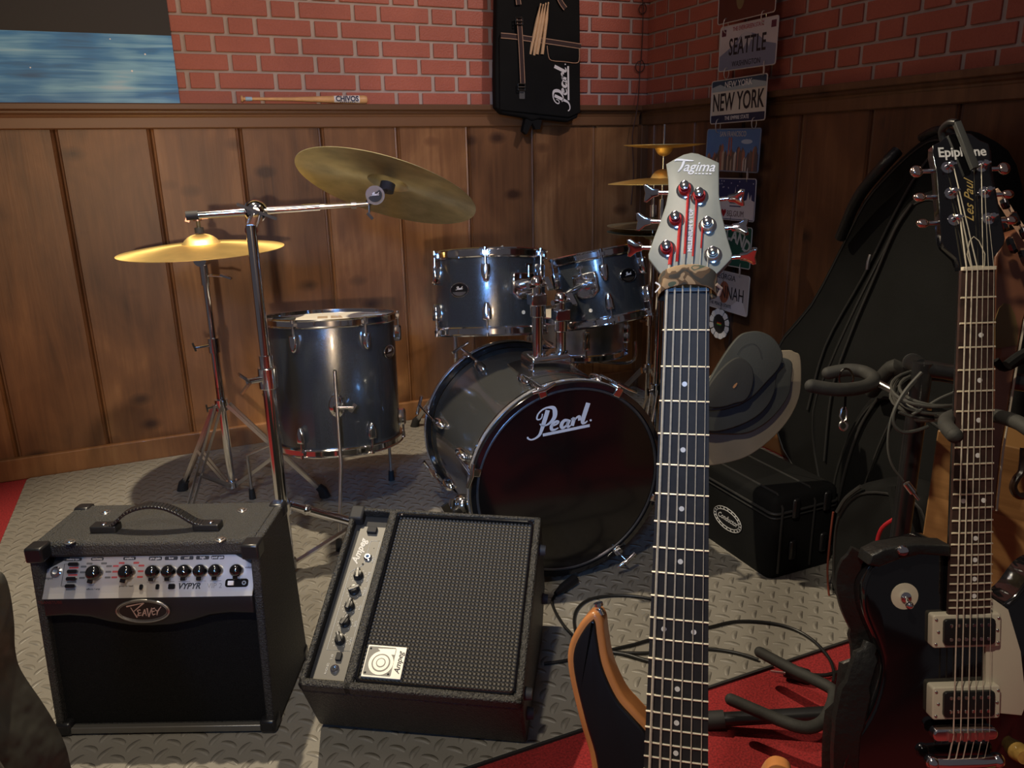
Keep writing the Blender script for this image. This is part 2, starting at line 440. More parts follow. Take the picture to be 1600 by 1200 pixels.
# ================================================================== WALL THINGS
# painting: lower right corner of a large canvas leaning on the rail
def paint_mat():
    m = bpy.data.materials.new('blue_brushwork'); m.use_nodes = True; t = NT(m); bb = t.N['Principled BSDF']
    tc = t.n('TexCoord'); mp = t.n('Mapping'); mp.inputs['Scale'].default_value = (3, 3, 55); t.l(tc.outputs['Object'], mp.inputs[0])
    n = t.n('TexNoise', i_Scale=1.0, i_Detail=8.0, i_Distortion=.6); t.l(mp.outputs[0], n.inputs['Vector'])
    n2 = t.n('TexNoise', i_Scale=4.0, i_Detail=2.0); t.l(tc.outputs['Object'], n2.inputs['Vector'])
    vo = t.n('TexVoronoi', i_Scale=14.0); t.l(tc.outputs['Object'], vo.inputs['Vector'])
    f = t.math('ADD', t.math('MULTIPLY', n.outputs['Fac'], .55), t.math('MULTIPLY', n2.outputs['Fac'], .5))
    f = t.math('ADD', f, t.math('MULTIPLY', t.math('LESS_THAN', vo.outputs['Distance'], .045), .9))
    t.l(t.ramp(f, [(.34, (.018, .08, .20)), (.50, (.03, .24, .58)), (.64, (.22, .55, .82)), (.98, (.9, .93, .95))]), bb.inputs['Base Color'])
    bb.inputs['Roughness'].default_value = .45
    return m
pm = thing('painting', 'large painting standing on the rail at left, black above and streaky blue below', 'painting', (-.5, YB-.02, 1.284))
xr_ = AT(280, 150, y=YB-.03).x
zb = AT(130, 51, y=YB-.03).z
b = MB(); b.box((-1.5, YB-.028, 1.2845), (xr_, YB-.006, zb)); b.build('blue_field', paint_mat(), pm)
b = MB(); b.box((-1.5, YB-.028, zb), (xr_, YB-.006, 2.1)); b.build('black_field', mat('black_paint', (.008, .008, .010), .55, bump=(80, .2, .001)), pm)

# mini baseball bat on the rail
z0 = 1.2838; bx0, bx1 = .290, .745; yb_ = YB-.042
bt = thing('mini_baseball_bat', 'small pale wooden souvenir baseball bat lying on the back wall rail', 'baseball bat', (bx0, yb_, z0))
prof = [(0, 0), (.011, 0), (.0125, .003), (.011, .007), (.006, .010), (.0058, .10), (.007, .18), (.011, .28), (.0145, .36), (.0155, .42), (.0155, .447), (.013, .454), (0, .455)]
M = Matrix.Translation((bx0, yb_, z0+.0158)) @ Matrix.Rotation(R(90), 4, 'Y')
b = MB(); b.lathe(prof, 24, M); b.build('barrel', mat('bat_wood', (.62, .36, .16), .4, var=(30, .12)), bt)
b = MB(); b.lathe([(.0066, .016), (.0072, .017), (.0072, .038), (.0066, .039)], 20, M); b.build('grip_band', mat('pale_blue_band', (.35, .55, .75), .5), bt)
# printed label wraps the barrel
b = MB(); nn = 14
cols = []
for xx in (.330, .425):
    rr = .0138 if xx < .35 else .0160
    cols.append([b._v((bx0+xx, yb_-rr*math.cos(a), z0+.0158+rr*math.sin(a))) for a in [R(-50+115*i/nn) for i in range(nn+1)]])
for i in range(nn): b.face([cols[0][i], cols[0][i+1], cols[1][i+1], cols[1][i]])
lb = b.build('paper_label', WHITE, bt)
NAVY = mat('navy_print', (.012, .02, .07), .5)
text('lettering', "CHIVOS", .026, frame((bx0+.3775, yb_-.0168, z0+.0172), (1, 0, 0), (0, 0, 1)), NAVY, lb, bold=.035, sx=.92)
b = MB(frame((bx0+.3775, yb_-.0166, z0+.0058), (1, 0, 0), (0, 0, 1)))
for q in range(8): b.ribbon([(-.028+.0075*q, 0), (-.023+.0075*q, 0)], .0028, .0002)
b.build('small_print', NAVY, lb, smooth=False)

# ---- script logo, measured on the drum head (x right, y up, metres on a 0.53 m head)
LOGO = {
 'stem': ([(-0.0589, 0.1997), (-0.0642, 0.1837), (-0.071, 0.1643), (-0.0756, 0.1503), (-0.0816, 0.1379), (-0.0921, 0.1306), (-0.1039, 0.1286), (-0.1119, 0.1334), (-0.1126, 0.1372)], [0.0115, 0.0115, 0.0115, 0.009, 0.007, 0.005, 0.004, 0.0045, 0.004]),
 'bowl': ([(-0.073, 0.1921), (-0.0753, 0.1823), (-0.082, 0.1781), (-0.0878, 0.1811), (-0.0848, 0.1922), (-0.0736, 0.2023), (-0.0589, 0.2065), (-0.0441, 0.2036), (-0.0397, 0.1921), (-0.042, 0.1779), (-0.0517, 0.1675), (-0.0636, 0.1611), (-0.0755, 0.1619), (-0.0799, 0.1669)], [0.003, 0.003, 0.0035, 0.004, 0.004, 0.004, 0.005, 0.01, 0.0125, 0.011, 0.007, 0.004, 0.0035, 0.003]),
 'e': ([(-0.0488, 0.1568), (-0.0368, 0.1596), (-0.0308, 0.1646), (-0.0353, 0.1675), (-0.0443, 0.1635), (-0.0495, 0.1555), (-0.0488, 0.148), (-0.0413, 0.1462), (-0.0308, 0.1499)], [0.004, 0.0045, 0.006, 0.006, 0.008, 0.009, 0.008, 0.005, 0.003]),
 'a': ([(-0.0052, 0.1663), (-0.0142, 0.1668), (-0.021, 0.1604), (-0.0225, 0.1518), (-0.018, 0.1482), (-0.0097, 0.1529), (-0.0052, 0.1641)], [0.006, 0.008, 0.01, 0.01, 0.007, 0.005, 0.004]),
 'a2': ([(-0.0006, 0.1672), (-0.0059, 0.1554), (-0.0044, 0.1493), (0.0024, 0.1513)], [0.009, 0.009, 0.007, 0.003]),
 'r0': ([(0.0039, 0.1673), (0.0107, 0.1701)], [0.004, 0.006]),
 'r': ([(0.0122, 0.1714), (0.0062, 0.15)], [0.01, 0.01]),
 'r2': ([(0.0115, 0.1619), (0.0183, 0.1698), (0.0259, 0.171), (0.0265, 0.1613)], [0.004, 0.005, 0.009, 0.008]),
 'l': ([(0.0501, 0.2047), (0.0434, 0.1857), (0.0359, 0.163), (0.0357, 0.1542), (0.0422, 0.1533), (0.0483, 0.1577)], [0.0125, 0.0125, 0.0115, 0.009, 0.005, 0.003]),
 'line': ([(-0.0727, 0.1364), (0.0546, 0.1444)], [0.0078, 0.0075]),
}
def pearl(M, m, parent, s=1.0, z=.0008, name='lettering'):
    """centre of the word at the frame origin"""
    b = MB(M)
    for k, (pts, wd) in LOGO.items():
        b.ribbon([((x+.029)*s, (y-.169)*s) for x, y in pts], [q*s for q in wd], z)
    b.prism(ell((.0605+.029)*s, (.157-.169)*s, .0028*s, .0028*s, 10), 0, z)
    return b.build(name, m, parent, smooth=False)

# stick bag hung on the wall
yg = 3.045
sb = thing('drumstick_bag', 'black drumstick bag with white script lettering hanging open on the brick wall', 'bag', (1.45, YB-.01, 1.2))
Z = lambda px, py: (lambda p: (p.x, p.z))(AT(px, py, y=yg))
ol = [Z(*p) for p in [(779, -160), (775, 60), (774, 120), (775, 168), (785, 178), (820, 184), (832, 190), (845, 186), (888, 191), (903, 184), (907, 170), (908, 90), (907, 0), (906, -160)]]
FB = Matrix(((1, 0, 0, 0), (0, 0, -1, yg+.0), (0, 1, 0, 0), (0, 0, 0, 1)))     # x right, y up, z towards the room
b = MB(FB); b.prism(ol, -.034, .0, inset=.012); b.build('bag_body', NYLON, sb)
b = MB(FB); b.prism([Z(*p) for p in [(822, 186), (818, 205), (824, 210), (833, 192), (838, 202), (845, 202), (848, 187)]], -.03, -.006); b.build('hanging_loop', NYLON, sb)
piping = mat('tan_piping', (.42, .25, .16), .6); STR = mat('dark_red_webbing', (.03, .012, .012), .7)
def onb(pts, dz=.003): return [V((a, yg-dz, c)) for a, c in [Z(*p) for p in pts]]
# front pocket panel: bottom half slightly proud
b = MB(FB); b.prism([Z(*p) for p in [(779, 58), (800, 60), (840, 66), (905, 75), (906, 176), (888, 184), (780, 172)]], .0, .008, inset=.006); b.build('front_pocket', NYLON, sb)
def strap(name, pts, wd, parent, dz):
    P = [Z(*p) for p in pts]
    b = MB(FB @ Matrix.Translation((0, 0, dz))); b.ribbon(P, wd, .0015); s_ = b.build(name, STR, parent)
    for sg in (-1, 1):
        q = smooth_path([(a, c, 0) for a, c in P], 4); L_ = []
        for i, p in enumerate(q):
            d = (q[min(i+1, len(q)-1)]-q[max(i-1, 0)]).normalized(); L_.append((p.x-d.y*sg*wd*.42, p.y+d.x*sg*wd*.42))
        b = MB(FB @ Matrix.Translation((0, 0, dz+.0012))); b.ribbon(L_, .0028, .0012); b.build('piping', piping, s_)
    return s_
strap('pocket_trim', [(781, 56), (803, 58), (830, 62), (860, 66), (906, 73)], .021, sb, .009)
st = strap('buckle_strap', [(808, 28), (811, 70), (814, 132)], .022, sb, .016)
for px, py in ((811, 33), (815, 136)):
    b = MB(); p = AT(px, py, y=yg-.022); b.tube([p+V((-.015, 0, .012)), p+V((.015, 0, .012)), p+V((.015, 0, -.012)), p+V((-.015, 0, -.012))], .0026, 8, closed=True)
    b.cyl(p+V((-.015, -.002, 0)), p+V((.015, -.002, 0)), .0022, n=8)
    b.build('buckle', mat('dark_metal', (.12, .11, .10), .3, 1), sb)
b = MB(FB @ Matrix.Translation((0, 0, .009))); c_ = Z(814, 149); b.prism(rrect(c_[0]-.012, c_[1]-.014, c_[0]+.012, c_[1]+.014, .003), 0, .002); b.build('stitched_tab', mat('grey_webbing', (.08, .08, .08), .7), sb)
strap('upper_strap', [(806, -40), (807, -10), (809, 8)], .022, sb, .008)
strap('diagonal_strap', [(862, -30), (873, 0), (882, 14)], .020, sb, .006)
b = MB(); P = onb([(853, 72), (855, 88), (860, 95), (880, 97), (898, 99), (903, 94), (903, 76)], .011); b.tube(P, .0018, 8, smooth=3); b.build('side_pocket_piping', piping, sb)
b = MB(FB @ Matrix.Translation((0, 0, .006))); b.prism([Z(*p) for p in [(854, 68), (856, 88), (862, 95), (898, 98), (903, 92), (904, 74)]], 0, .005, inset=.003); b.build('side_pocket', NYLON, sb)
c_ = Z(876, 138); pearl(frame((c_[0], yg-.0092, c_[1]), (.045, 0, 1), (-1, 0, .045)), WHITE, sb, s=1.02)
tip = mat('hickory', (.66, .44, .25), .45, var=(40, .1))
for i, (a, c) in enumerate((((845, 5), (832, 66)), ((849, 6), (838, 64)), ((853, 4), (842, 68)), ((857, 3), (849, 69)))):
    p, q = AT(*a, y=yg-.018-.003*i), AT(*c, y=yg-.006-.002*i)
    q = p+(q-p).normalized()*.19
    d = (q-p).normalized(); b = MB(zframe(p, d)); b.lathe([(0, 0), (.003, .001), (.0035, .005), (.0025, .010), (.0040, .03), (.0068, .06), (.0070, .19), (0, .19)], 14)
    o = b.build('drumstick', tip); rebase(o)
    tag(o, ['pale wooden drumstick leaning furthest left in the open stick bag', 'second pale drumstick from the left in the stick bag', 'third drumstick from the left, tip raised in the stick bag', 'rightmost of the four drumsticks in the stick bag'][i], 'drumstick', 'drumsticks in the hanging bag')

# licence plates hung one below another on wire rings
PW, PH = .305, .153
plates = [(2.395, 1.602, 'brown metal licence plate at the top of the hanging chain, cut by the photo edge', (.10, .028, .02)),
 (2.376, 1.440, 'white licence plate reading SEATTLE over a grey mountain', (.50, .46, .50)),
 (2.410, 1.262, 'white licence plate with navy bands reading NEW YORK', (.55, .52, .48)),
 (2.425, 1.090, 'blue pictorial plate of houses and a bridge headed SAN FRANCISCO', (.08, .17, .38)),
 (2.430, .915, 'night-blue plate with white skyline, stars and the word BELGIUM', (.012, .022, .10)),
 (2.435, .745, 'dark green plate with curved white letters ending in LAND', (.004, .075, .050)),
 (2.432, .572, 'grey plate with a peach and the letters SAVANNAH, lowest of the chain', (.42, .38, .38))]
PX = 1.925
for i, (yc, zc, lab, col) in enumerate(plates):
    rz = [0, R(-.5), R(.6), R(-1), R(.5), R(0), R(-1.2)][i]
    M = frame((PX, yc, zc), (0, -math.cos(rz), math.sin(rz)), (0, math.sin(rz), math.cos(rz)))
    p = thing('licence_plate', lab, 'licence plate', M, 'licence plates hanging on the side wall')
    b = MB(M); b.prism(rrect(-PW/2, -PH/2, PW/2, PH/2, .010), -.0012, 0, mi=0); b.build('plate_face', mat('plate_paint_%d' % i, col, .35, var=(7, .12)), p)
    b = MB(M); pts = rrect(-PW/2+.002, -PH/2+.002, PW/2-.002, PH/2-.002, .009); b.tube([(x, y, 0) for x, y in pts], .0018, 6, closed=True)
    b.build('rim', mat('plate_rim_pale' if i != 3 else 'plate_rim_grey', (.62, .60, .58) if i != 3 else (.25, .28, .33), .3, .3), p)
    def fill(nm, pts, c, z=.0004):
        b = MB(M); b.prism(pts, 0, z); return b.build(nm, mat('print_%d_%d_%d' % tuple(int(v*99) for v in c), c, .45), p, smooth=False)
    T = lambda s_, y_, sz, m_, **k: text('lettering', s_, sz, sub(M, k.pop('x', 0), y_, .0008), m_, p, **k)
    DK = mat('ink_black', (.012, .012, .018), .5)
    if i == 1:
        fill('mountain', [(-.15, -.074), (.15, -.074), (.15, -.01), (.10, .0), (.05, .03), (-.01, .046), (-.03, .040), (-.08, .005), (-.15, -.025)], (.17, .19, .29))
        fill('snow_cap', [(-.03, .040), (-.01, .046), (.02, .038), (.035, .01), (.02, .018), (.01, -.005), (0, .015), (-.02, -.01), (-.03, .015), (-.05, .01)], (.42, .42, .48), .0006)
        T('SEATTLE', .0, .078, DK, bold=.012, sx=.62, spacing=1.08); T('WASHINGTON', -.056, .026, DK, sx=.85)
        T('THE EVERGREEN STATE', .060, .020, mat('ink_red', (.35, .04, .05), .5), sx=.78)
        for xx in (-.13, .13): fill('corner_sticker', rrect(xx-.012, .042, xx+.012, .064, .001), (.09, .015, .04))
    elif i == 2:
        fill('navy_band', rrect(-.148, .036, .148, .073, .003), (.02, .05, .10)); fill('navy_band', rrect(-.148, -.073, .148, -.046, .003), (.012, .02, .06))
        fill('landscape', [(-.148, .036), (-.148, .052), (-.10, .060), (-.06, .046), (.02, .050), (.08, .062), (.148, .05), (.148, .036)], (.30, .36, .42), .0006)
        T('NEW YORK', -.005, .086, DK, bold=.014, sx=.62); T('NEW YORK', .056, .030, WHITE, sx=.95); T('THE EMPIRE STATE', -.059, .019, WHITE, sx=.85)
    elif i == 3:
        for q in range(44):
            xx = -.145+q*.0064; hh = random.uniform(.03, .085); c = random.choice([(.30, .12, .08), (.40, .30, .22), (.14, .09, .08), (.50, .45, .40), (.12, .08, .06), (.08, .06, .07)])
            fill('painted_house', [(xx, -.072), (xx+.015, -.072), (xx+.015, -.072+hh), (xx+.0075, -.06+hh), (xx, -.072+hh)], c, .0004+q*.00003)
        fill('painted_bridge', [(-.022, -.02), (-.016, -.02), (-.014, .045), (-.020, .045)], (.35, .10, .06), .0012); fill('painted_bridge', [(-.006, -.02), (0, -.02), (-.002, .045), (-.008, .045)], (.35, .10, .06), .0012)
        fill('painted_cloud', ell(.08, .03, .03, .008), (.35, .42, .55)); T('SAN FRANCISCO', .056, .026, mat('ink_cream', (.5, .45, .38), .5), sx=.75)
    elif i == 4:
        fill('skyline', [(-.146, -.07), (.146, -.07), (.146, -.005), (.13, .0), (.128, .02), (.12, .0), (.112, .028), (.104, 0), (.09, -.004), (.07, -.01), (.06, .0), (.045, .0), (.04, .045), (.034, .0), (.01, -.004), (-.02, -.004), (-.04, .006), (-.05, -.01), (-.09, .0), (-.10, .03), (-.11, 0), (-.146, -.004)], (.55, .52, .55))
        for q in range(16): fill('painted_star', ell(random.uniform(-.14, .14), random.uniform(.035, .068), .0022, .0022, 8), (.6, .6, .65))
        T('BELGIUM', -.052, .030, mat('ink_brown', (.10, .05, .05), .5), x=.045, sx=.8)
        fill('painted_heart', [(-.022, -.066), (-.036, -.048), (-.036, -.041), (-.030, -.036), (-.022, -.042), (-.014, -.036), (-.008, -.041), (-.008, -.048)], (.30, .01, .02), .0007)
        for yy in (-.012, -.024): fill('painted_wall_line', rrect(.01, yy-.002, .075, yy+.002, .001), (.02, .03, .1), .0007)
    elif i == 5:
        for ch, xx, yy, a in (('I', -.10, .02, 18), ('R', -.06, .032, 12), ('E', -.02, .04, 4), ('L', .02, .042, -2), ('A', .055, .036, -10), ('N', .092, .024, -18), ('D', .126, .004, -26)):
            text('lettering', ch, .062, sub(M, xx, yy, .0008, R(a)), mat('ink_pale', (.45, .47, .45), .5), p, bold=.03, sx=.85)
    elif i == 6:
        fill('painted_peach', ell(.01, -.005, .030, .042), (.33, .10, .05)); fill('painted_leaf', [(.02, -.074), (.15, -.074), (.11, -.01), (.07, -.04)], (.55, .52, .55), .0003)
        T('SAVANNAH', -.006, .070, DK, sx=.68); T('GEORGIA', .054, .030, DK, sx=.95, x=.01); T('THE PEACH STATE', -.056, .018, DK, sx=.9, x=-.01)
    for q_, xx in enumerate((-.1, .1) if i < 6 else ()):
        rr_ = .019 if (i+q_) % 2 else .024
        b = MB(M); b.tube([(xx+(.004+.010*(q_ and i % 2))*math.cos(t), -PH/2-.007+rr_*math.sin(t), .014*math.cos(t)+.003) for t in [2*math.pi*k/22 for k in range(22)]], .0016, 6, closed=True); b.build('wire_ring', mat('ring_wire', (.85, .82, .76), .3, .7), p)
    if i == 0:
        b = MB(M); b.tube([(-.1, .07, 0), (-.1, .2, -.02), (0, .35, -.06)], .001, 5); b.tube([(.1, .07, 0), (.1, .2, -.02), (0, .35, -.06)], .001, 5); b.build('hanging_wire', mat('ring_wire', (.75, .72, .68), .25, 1), p)
        fill('painted_oval', ell(-.03, .0, .022, .04), (.17, .13, .06))

# thin cord hanging by the corner
def lp(px, py, r):  # a loop
    c = AT(px, py, y=3.125); return [c+V((r*math.cos(t), -.004*math.sin(t), r*math.sin(t))) for t in [math.pi*2*k/10+1.57 for k in range(11)]]
P = [AT(1006, -60, y=3.125), AT(1004, 0, y=3.125)]+lp(1004, 14, .018)+[AT(1004, 50, y=3.125), AT(1002, 90, y=3.125)]+lp(1000, 104, .022)+[AT(999, 128, y=3.125), AT(996, 166, y=3.068), AT(993, 185, y=3.06), AT(988, 215, y=3.07), AT(990, 270, y=3.08), AT(986, 320, y=3.09)]
b = MB(); b.tube(P, .0022, 6, smooth=3); o = b.build('hanging_cord', mat('dark_cord', (.05, .02, .018), .6)); rebase(o); tag(o, 'thin dark cord with small loops hanging down the room corner', 'cord')

# round ornament with white segments, hung below the plates
c = AT(1124, 506, x=1.90)
M = frame(c, (0, -1, 0), (0, 0, 1)); ro = thing('round_ornament', 'small round black ornament with white segmented rim hanging behind the bass neck', 'ornament', M)
b = MB(M); b.prism(ell(0, 0, .058, .058, 36), -.006, 0); b.build('backing_disc', BLKM, ro)
b = MB(M)
for k in range(12):
    a0, a1 = R(k*30+2), R(k*30+27); b.prism([(r_*math.cos(a), r_*math.sin(a)) for r_, a in [(.038, a0), (.038, a1), (.057, a1), (.060, (a0+a1)/2), (.057, a0)]], 0, .003)
b.build('white_segment_ring', WHITE, ro)
for nm, y0_, c_ in (('red', .004, (.4, .02, .02)), ('yellow', 0, (.5, .35, .03)), ('green', -.004, (.03, .25, .06))):
    b = MB(M); b.prism(rrect(-.014, y0_-.002, .012, y0_+.002, .001), 0, .0012); b.build('painted_stripe', mat('stripe_'+nm, c_, .5), ro)
b = MB(M); b.tube([(0, .058, -.003), (0, .3, -.01), (.0, .45, -.03)], .0008, 5); b.build('hanging_string', BLKM, ro)

# ================================================================== DRUMS
def pol(r, a, z): a = R(a); return V((r*math.sin(a), -r*math.cos(a), z))
HEADCOAT = mat('white_drumhead', (.62, .58, .50), .5, var=(5, .08))
def hoop_prof(r, up=1):
    z = lambda v: v*up
    return [(r-.008, z(-.012)), (r+.003, z(-.012)), (r+.006, z(-.009)), (r+.003, z(-.006)), (r+.003, z(.008)), (r+.007, z(.011)), (r+.004, z(.014)), (r-.002, z(.013)), (r-.003, z(.002)), (r-.008, z(.000)), (r-.008, z(-.012))]
def lug(t, M, r, a, top, dep, name='lug'):
    """one tube-rod and casing; top=True joins the upper hoop"""
    s = 1 if top else -1; ze = 0 if top else -dep
    L = Matrix.Rotation(R(a), 4, 'Z'); N = M @ L @ Matrix.Translation((0, -r, ze))
    # local: -y outward, z up
    b = MB(N)
    ax = Matrix(((1, 0, 0, 0), (0, 0, -1, 0), (0, 1, 0, 0), (0, 0, 0, 1)))
    q = MB(N @ ax)
    pts = [(-.011, -.030*s), (.011, -.030*s), (.013, -.040*s), (.012, -.060*s), (.007, -.076*s), (0, -.080*s), (-.007, -.076*s), (-.012, -.060*s), (-.013, -.040*s)]
    q.prism(pts, -.002, .019, inset=.008); o = q.build(name, CHROME, t)
    b.cyl((0, -.010, -.034*s), (0, -.010, .010*s), .0033, n=10); b.cyl((0, -.010, .004*s), (0, -.010, .014*s), .0055, n=10)
    b.box((-.006, -.014, -.004), (.006, -.002, .004)); b.build('tension_rod', CHROME, o)
def badge(t, M, r, a, z, s=1):
    N = M @ Matrix.Rotation(R(a), 4, 'Z') @ Matrix.Translation((0, -r-.0012, z)) @ Matrix(((1, 0, 0, 0), (0, 0, -1, 0), (0, 1, 0, 0), (0, 0, 0, 1)))
    b = MB(N); b.prism(ell(0, 0, .030*s, .020*s), -.002, .0012); o = b.build('badge', GLOSSBLK, t)
    b = MB(N @ Matrix.Translation((0, 0, .0012))); b.tube([(x, y, 0) for x, y in ell(0, 0, .0295*s, .0195*s)], .0012, 6, closed=True); b.build('badge_rim', CHROME, o)
    b = MB(N); b.prism([(.024*s*math.cos(R(k)), .0158*s*math.sin(R(k))) for k in range(200, 341, 14)], .0012, .0017); b.build('badge_bar', CHROME_R, o)
    pearl(sub(N, 0, .005*s, .0012) @ Matrix.Diagonal((1, .9, 1, 1)), WHITE, o, s=.135*s, z=.0008)
def drum(name, lab, top, axis, r, dep, lugs, badges, bottom_r=None, front=None, wrapm=None):
    M = zframe(top, axis, front if front is not None else CAM-V(top))
    t = thing(name, lab, 'drum', M @ Matrix.Translation((0, 0, -dep)))
    b = MB(M); b.lathe([(r-.012, -dep+.004), (r-.012, -dep), (r-.004, -dep+.001), (r-.003, -dep+.006), (r-.003, -.006), (r-.004, -.001), (r-.012, 0), (r-.012, -.01)], 72); b.build('shell', wrapm or GREYW, t)
    b = MB(M); b.lathe(hoop_prof(r), 72); b.build('hoop', CHROME, t)
    b = MB(M @ Matrix.Translation((0, 0, -dep))); b.lathe(hoop_prof(r, -1), 72); b.build('hoop', CHROME, t)
    b = MB(M); b.lathe([(r-.004, -.008), (r-.004, .0015), (r-.02, .002), (0, .002)], 72); b.build('drumhead', HEADCOAT, t)
    b = MB(M @ Matrix.Translation((0, 0, -dep))); b.lathe([(r-.004, .008), (r-.004, -.0015), (r-.02, -.002), (0, -.002)], 72); b.build('resonant_head', mat('clear_head', (.25, .24, .22), .3, var=(4, .1)), t)
    for a in lugs:
        for tp in (True, False): lug(t, M, r-.002, a, tp, dep)
    for a, z in badges: badge(t, M, r-.003, a, z)
    return t, M

# floor tom
awayd = V((.15, 1, 0)).normalized()
ft_top = AT(517, 497, d=2.39)
ft, FM = drum('floor_tom', 'charcoal floor tom on three thin legs, left of the drum kit', ft_top, V((.02, 0, 1))+awayd*math.tan(R(6)), .194, .375, [-32, 28, 88, 148, 208, 268], [(58, -.10)])
# damping gel strips on its head and the bright tape
b = MB(FM); b.box((-.170, -.03, .003), (-.105, .03, .008)); o = b.build('damper_pad', FOAM); 
for nm, x0_, x1_ in (('damper_pad', .09, .155),):
    b2 = MB(FM); b2.box((x0_, .00, .003), (x1_, .035, .006)); o2 = b2.build(nm, mat('clear_gel', (.55, .52, .46), .2, var=(9, .1)))
rebase(o); rebase(o2); tag(o, 'dark felt damper pad at the left edge of the floor tom head', 'damper'); tag(o2, 'pale clear gel pad at the right of the floor tom head', 'damper')
b = MB(FM); b.prism([(-.04, -.02), (-.01, -.02), (-.01, .05), (-.04, .05)], .002, .003); b.prism([(.0, -.03), (.035, -.03), (.03, .05), (.0, .05)], .002, .003); b.build('head_patch', mat('tan_patch', (.35, .26, .17), .5), ft)
for a, foot in ((0, AT(531, 862, z=0)), (120, AT(612, 752, z=0)), (-118, AT(395, 781, z=0))):
    L = FM @ Matrix.Rotation(R(a), 4, 'Z')
    o0 = L @ V((0, -.222, -.13)); k1 = L @ V((0, -.222, -.40)); 
    foot.z = .005
    br = MB(L @ Matrix.Translation((0, -.192, -.235))); br.sphere((0, -.006, 0), .024, (1, .8, 1.5)); bo = br.build('leg_bracket', CHROME, ft)
    br = MB(L); br.cyl((0, -.222, -.235), (.045, -.222, -.238), .005, n=10); br.bar((.035, -.222, -.25), (.052, -.222, -.228), .006, .012); br.build('wing_screw', CHROME, bo)
    k2 = foot+V((0, 0, .20))
    pts = [o0, k1, foot] if a == 0 else [o0, k1, (k1*.35+k2*.65)-V((0, 0, .10)), V((foot.x, foot.y, .13)), foot+V((0, 0, .03))]
    if a != 0: pts = [o0, k1, V((foot.x, foot.y, min(k1.z-.05, .16))), foot+V((0, 0, .03))]
    br = MB(); br.tube(pts, .0052, 10); lg = br.build('leg', CHROME_R, ft)
    br = MB(); br.cyl(foot, foot+V((0, 0, .035)), .011, .009, 14); br.build('rubber_foot', BLKM, lg)

# bass drum
KC = V((.852, 1.635, .290)); KX = V((.9976, -.0691, 0)); KM = frame(KC, KX, (0, 0.0, 1))   # x right, y up, z towards viewer
k = thing('bass_drum', 'black-headed charcoal bass drum with big white script lettering, on the mat', 'drum', Matrix.Translation((KC.x, KC.y, 0)))
RK = .266
b = MB(KM); b.lathe([(RK-.020, -.035), (RK-.016, -.036), (RK-.016, -.455), (RK-.020, -.456)], 96)
b.build('shell', mat('grey_kick_wrap', (.062, .062, .058), .10, .35, bump=(1500, .1, .0003), var=(900, .3), coat=1), k)
HB = mat('hoop_lacquer', (.008, .008, .009), .12, coat=1, var=(5, .05)); SILV = mat('silver_inlay', (.62, .62, .64), .25, .8, var=(60, .1))
for z0_, nm in ((-.040, 'front_hoop'), (-.496, 'rear_hoop')):
    b = MB(KM); b.lathe([(RK-.014, z0_), (RK-.002, z0_), (RK, z0_+.003), (RK, z0_+.037), (RK-.002, z0_+.040), (RK-.014, z0_+.040), (RK-.014, z0_)], 96); h = b.build(nm, HB, k)
    b = MB(KM); b.lathe([(RK, z0_+.013), (RK+.0012, z0_+.013), (RK+.0012, z0_+.026), (RK, z0_+.026)], 96); b.build('silver_inlay', SILV, h)
b = MB(KM); b.lathe([(RK-.0145, -.02), (RK-.0150, -.004), (RK-.021, -.0015), (RK-.024, -.006), (0, -.0065)], 96); hd = b.build('front_head', mat('black_drumhead', (.006, .005, .005), .17, coat=.3, var=(2, .2)), k)
b = MB(KM); b.lathe([(RK-.0155, -.0035), (RK-.018, -.0018), (RK-.0215, -.0015), (RK-.023, -.004)], 96); b.build('head_ring', mat('dim_ring', (.16, .16, .17), .3, .8, var=(60, .1)), hd)
b = MB(KM @ Matrix.Translation((0, 0, -.49))); b.lathe([(RK-.0145, .02), (RK-.018, .003), (0, .006)], 64); b.build('batter_head', HEADCOAT, k)
b = MB(KM @ Matrix.Translation((0, 0, -.0062)))
for kk, (pts, wd) in LOGO.items(): b.ribbon(pts, wd, .0006)
b.prism(ell(.0573, .1577, .0030, .0030, 10), 0, .0006)
b.build('lettering', WHITE, hd, smooth=False)
for rear, angs in ((0, [107, 165, 222, 302, 341, 60]), (1, [118, 163, 207, 60, 15, 300])):
    for a in angs:
        A = Matrix.Rotation(R(a-90), 4, 'Z'); N = KM @ A   # y outward radial
        zf = -.002 if not rear else -.494; sg = -1 if not rear else 1
        b = MB(N)
        zc = zf+sg*.0
        b.box((-.011, RK-.020, min(zc, zc-sg*.006)), (.011, RK+.007, max(zc, zc-sg*.006)))
        b.box((-.009, RK+.001, min(zc, zc+sg*.046)), (.009, RK+.008, max(zc, zc+sg*.046)))
        c_ = b.build('claw_hook', CHROME, k, bevel=.003)
        b = MB(N); rz = RK+.013
        b.cyl((0, rz, zf-sg*.035), (0, RK+.008, zf+sg*.115), .0036, n=10)
        b.tube([(-.030, rz+.002, zf-sg*.030), (0, rz, zf-sg*.036), (.030, rz+.002, zf-sg*.030)], .005, 10)
        b.build('tee_rod', CHROME, c_)
        b = MB(N @ Matrix.Translation((0, RK-.018, zf+sg*.13)))
        b.sphere((0, .008, 0), .016, (.9, 1.1, 2.2)); b.build('lug', CHROME, k)
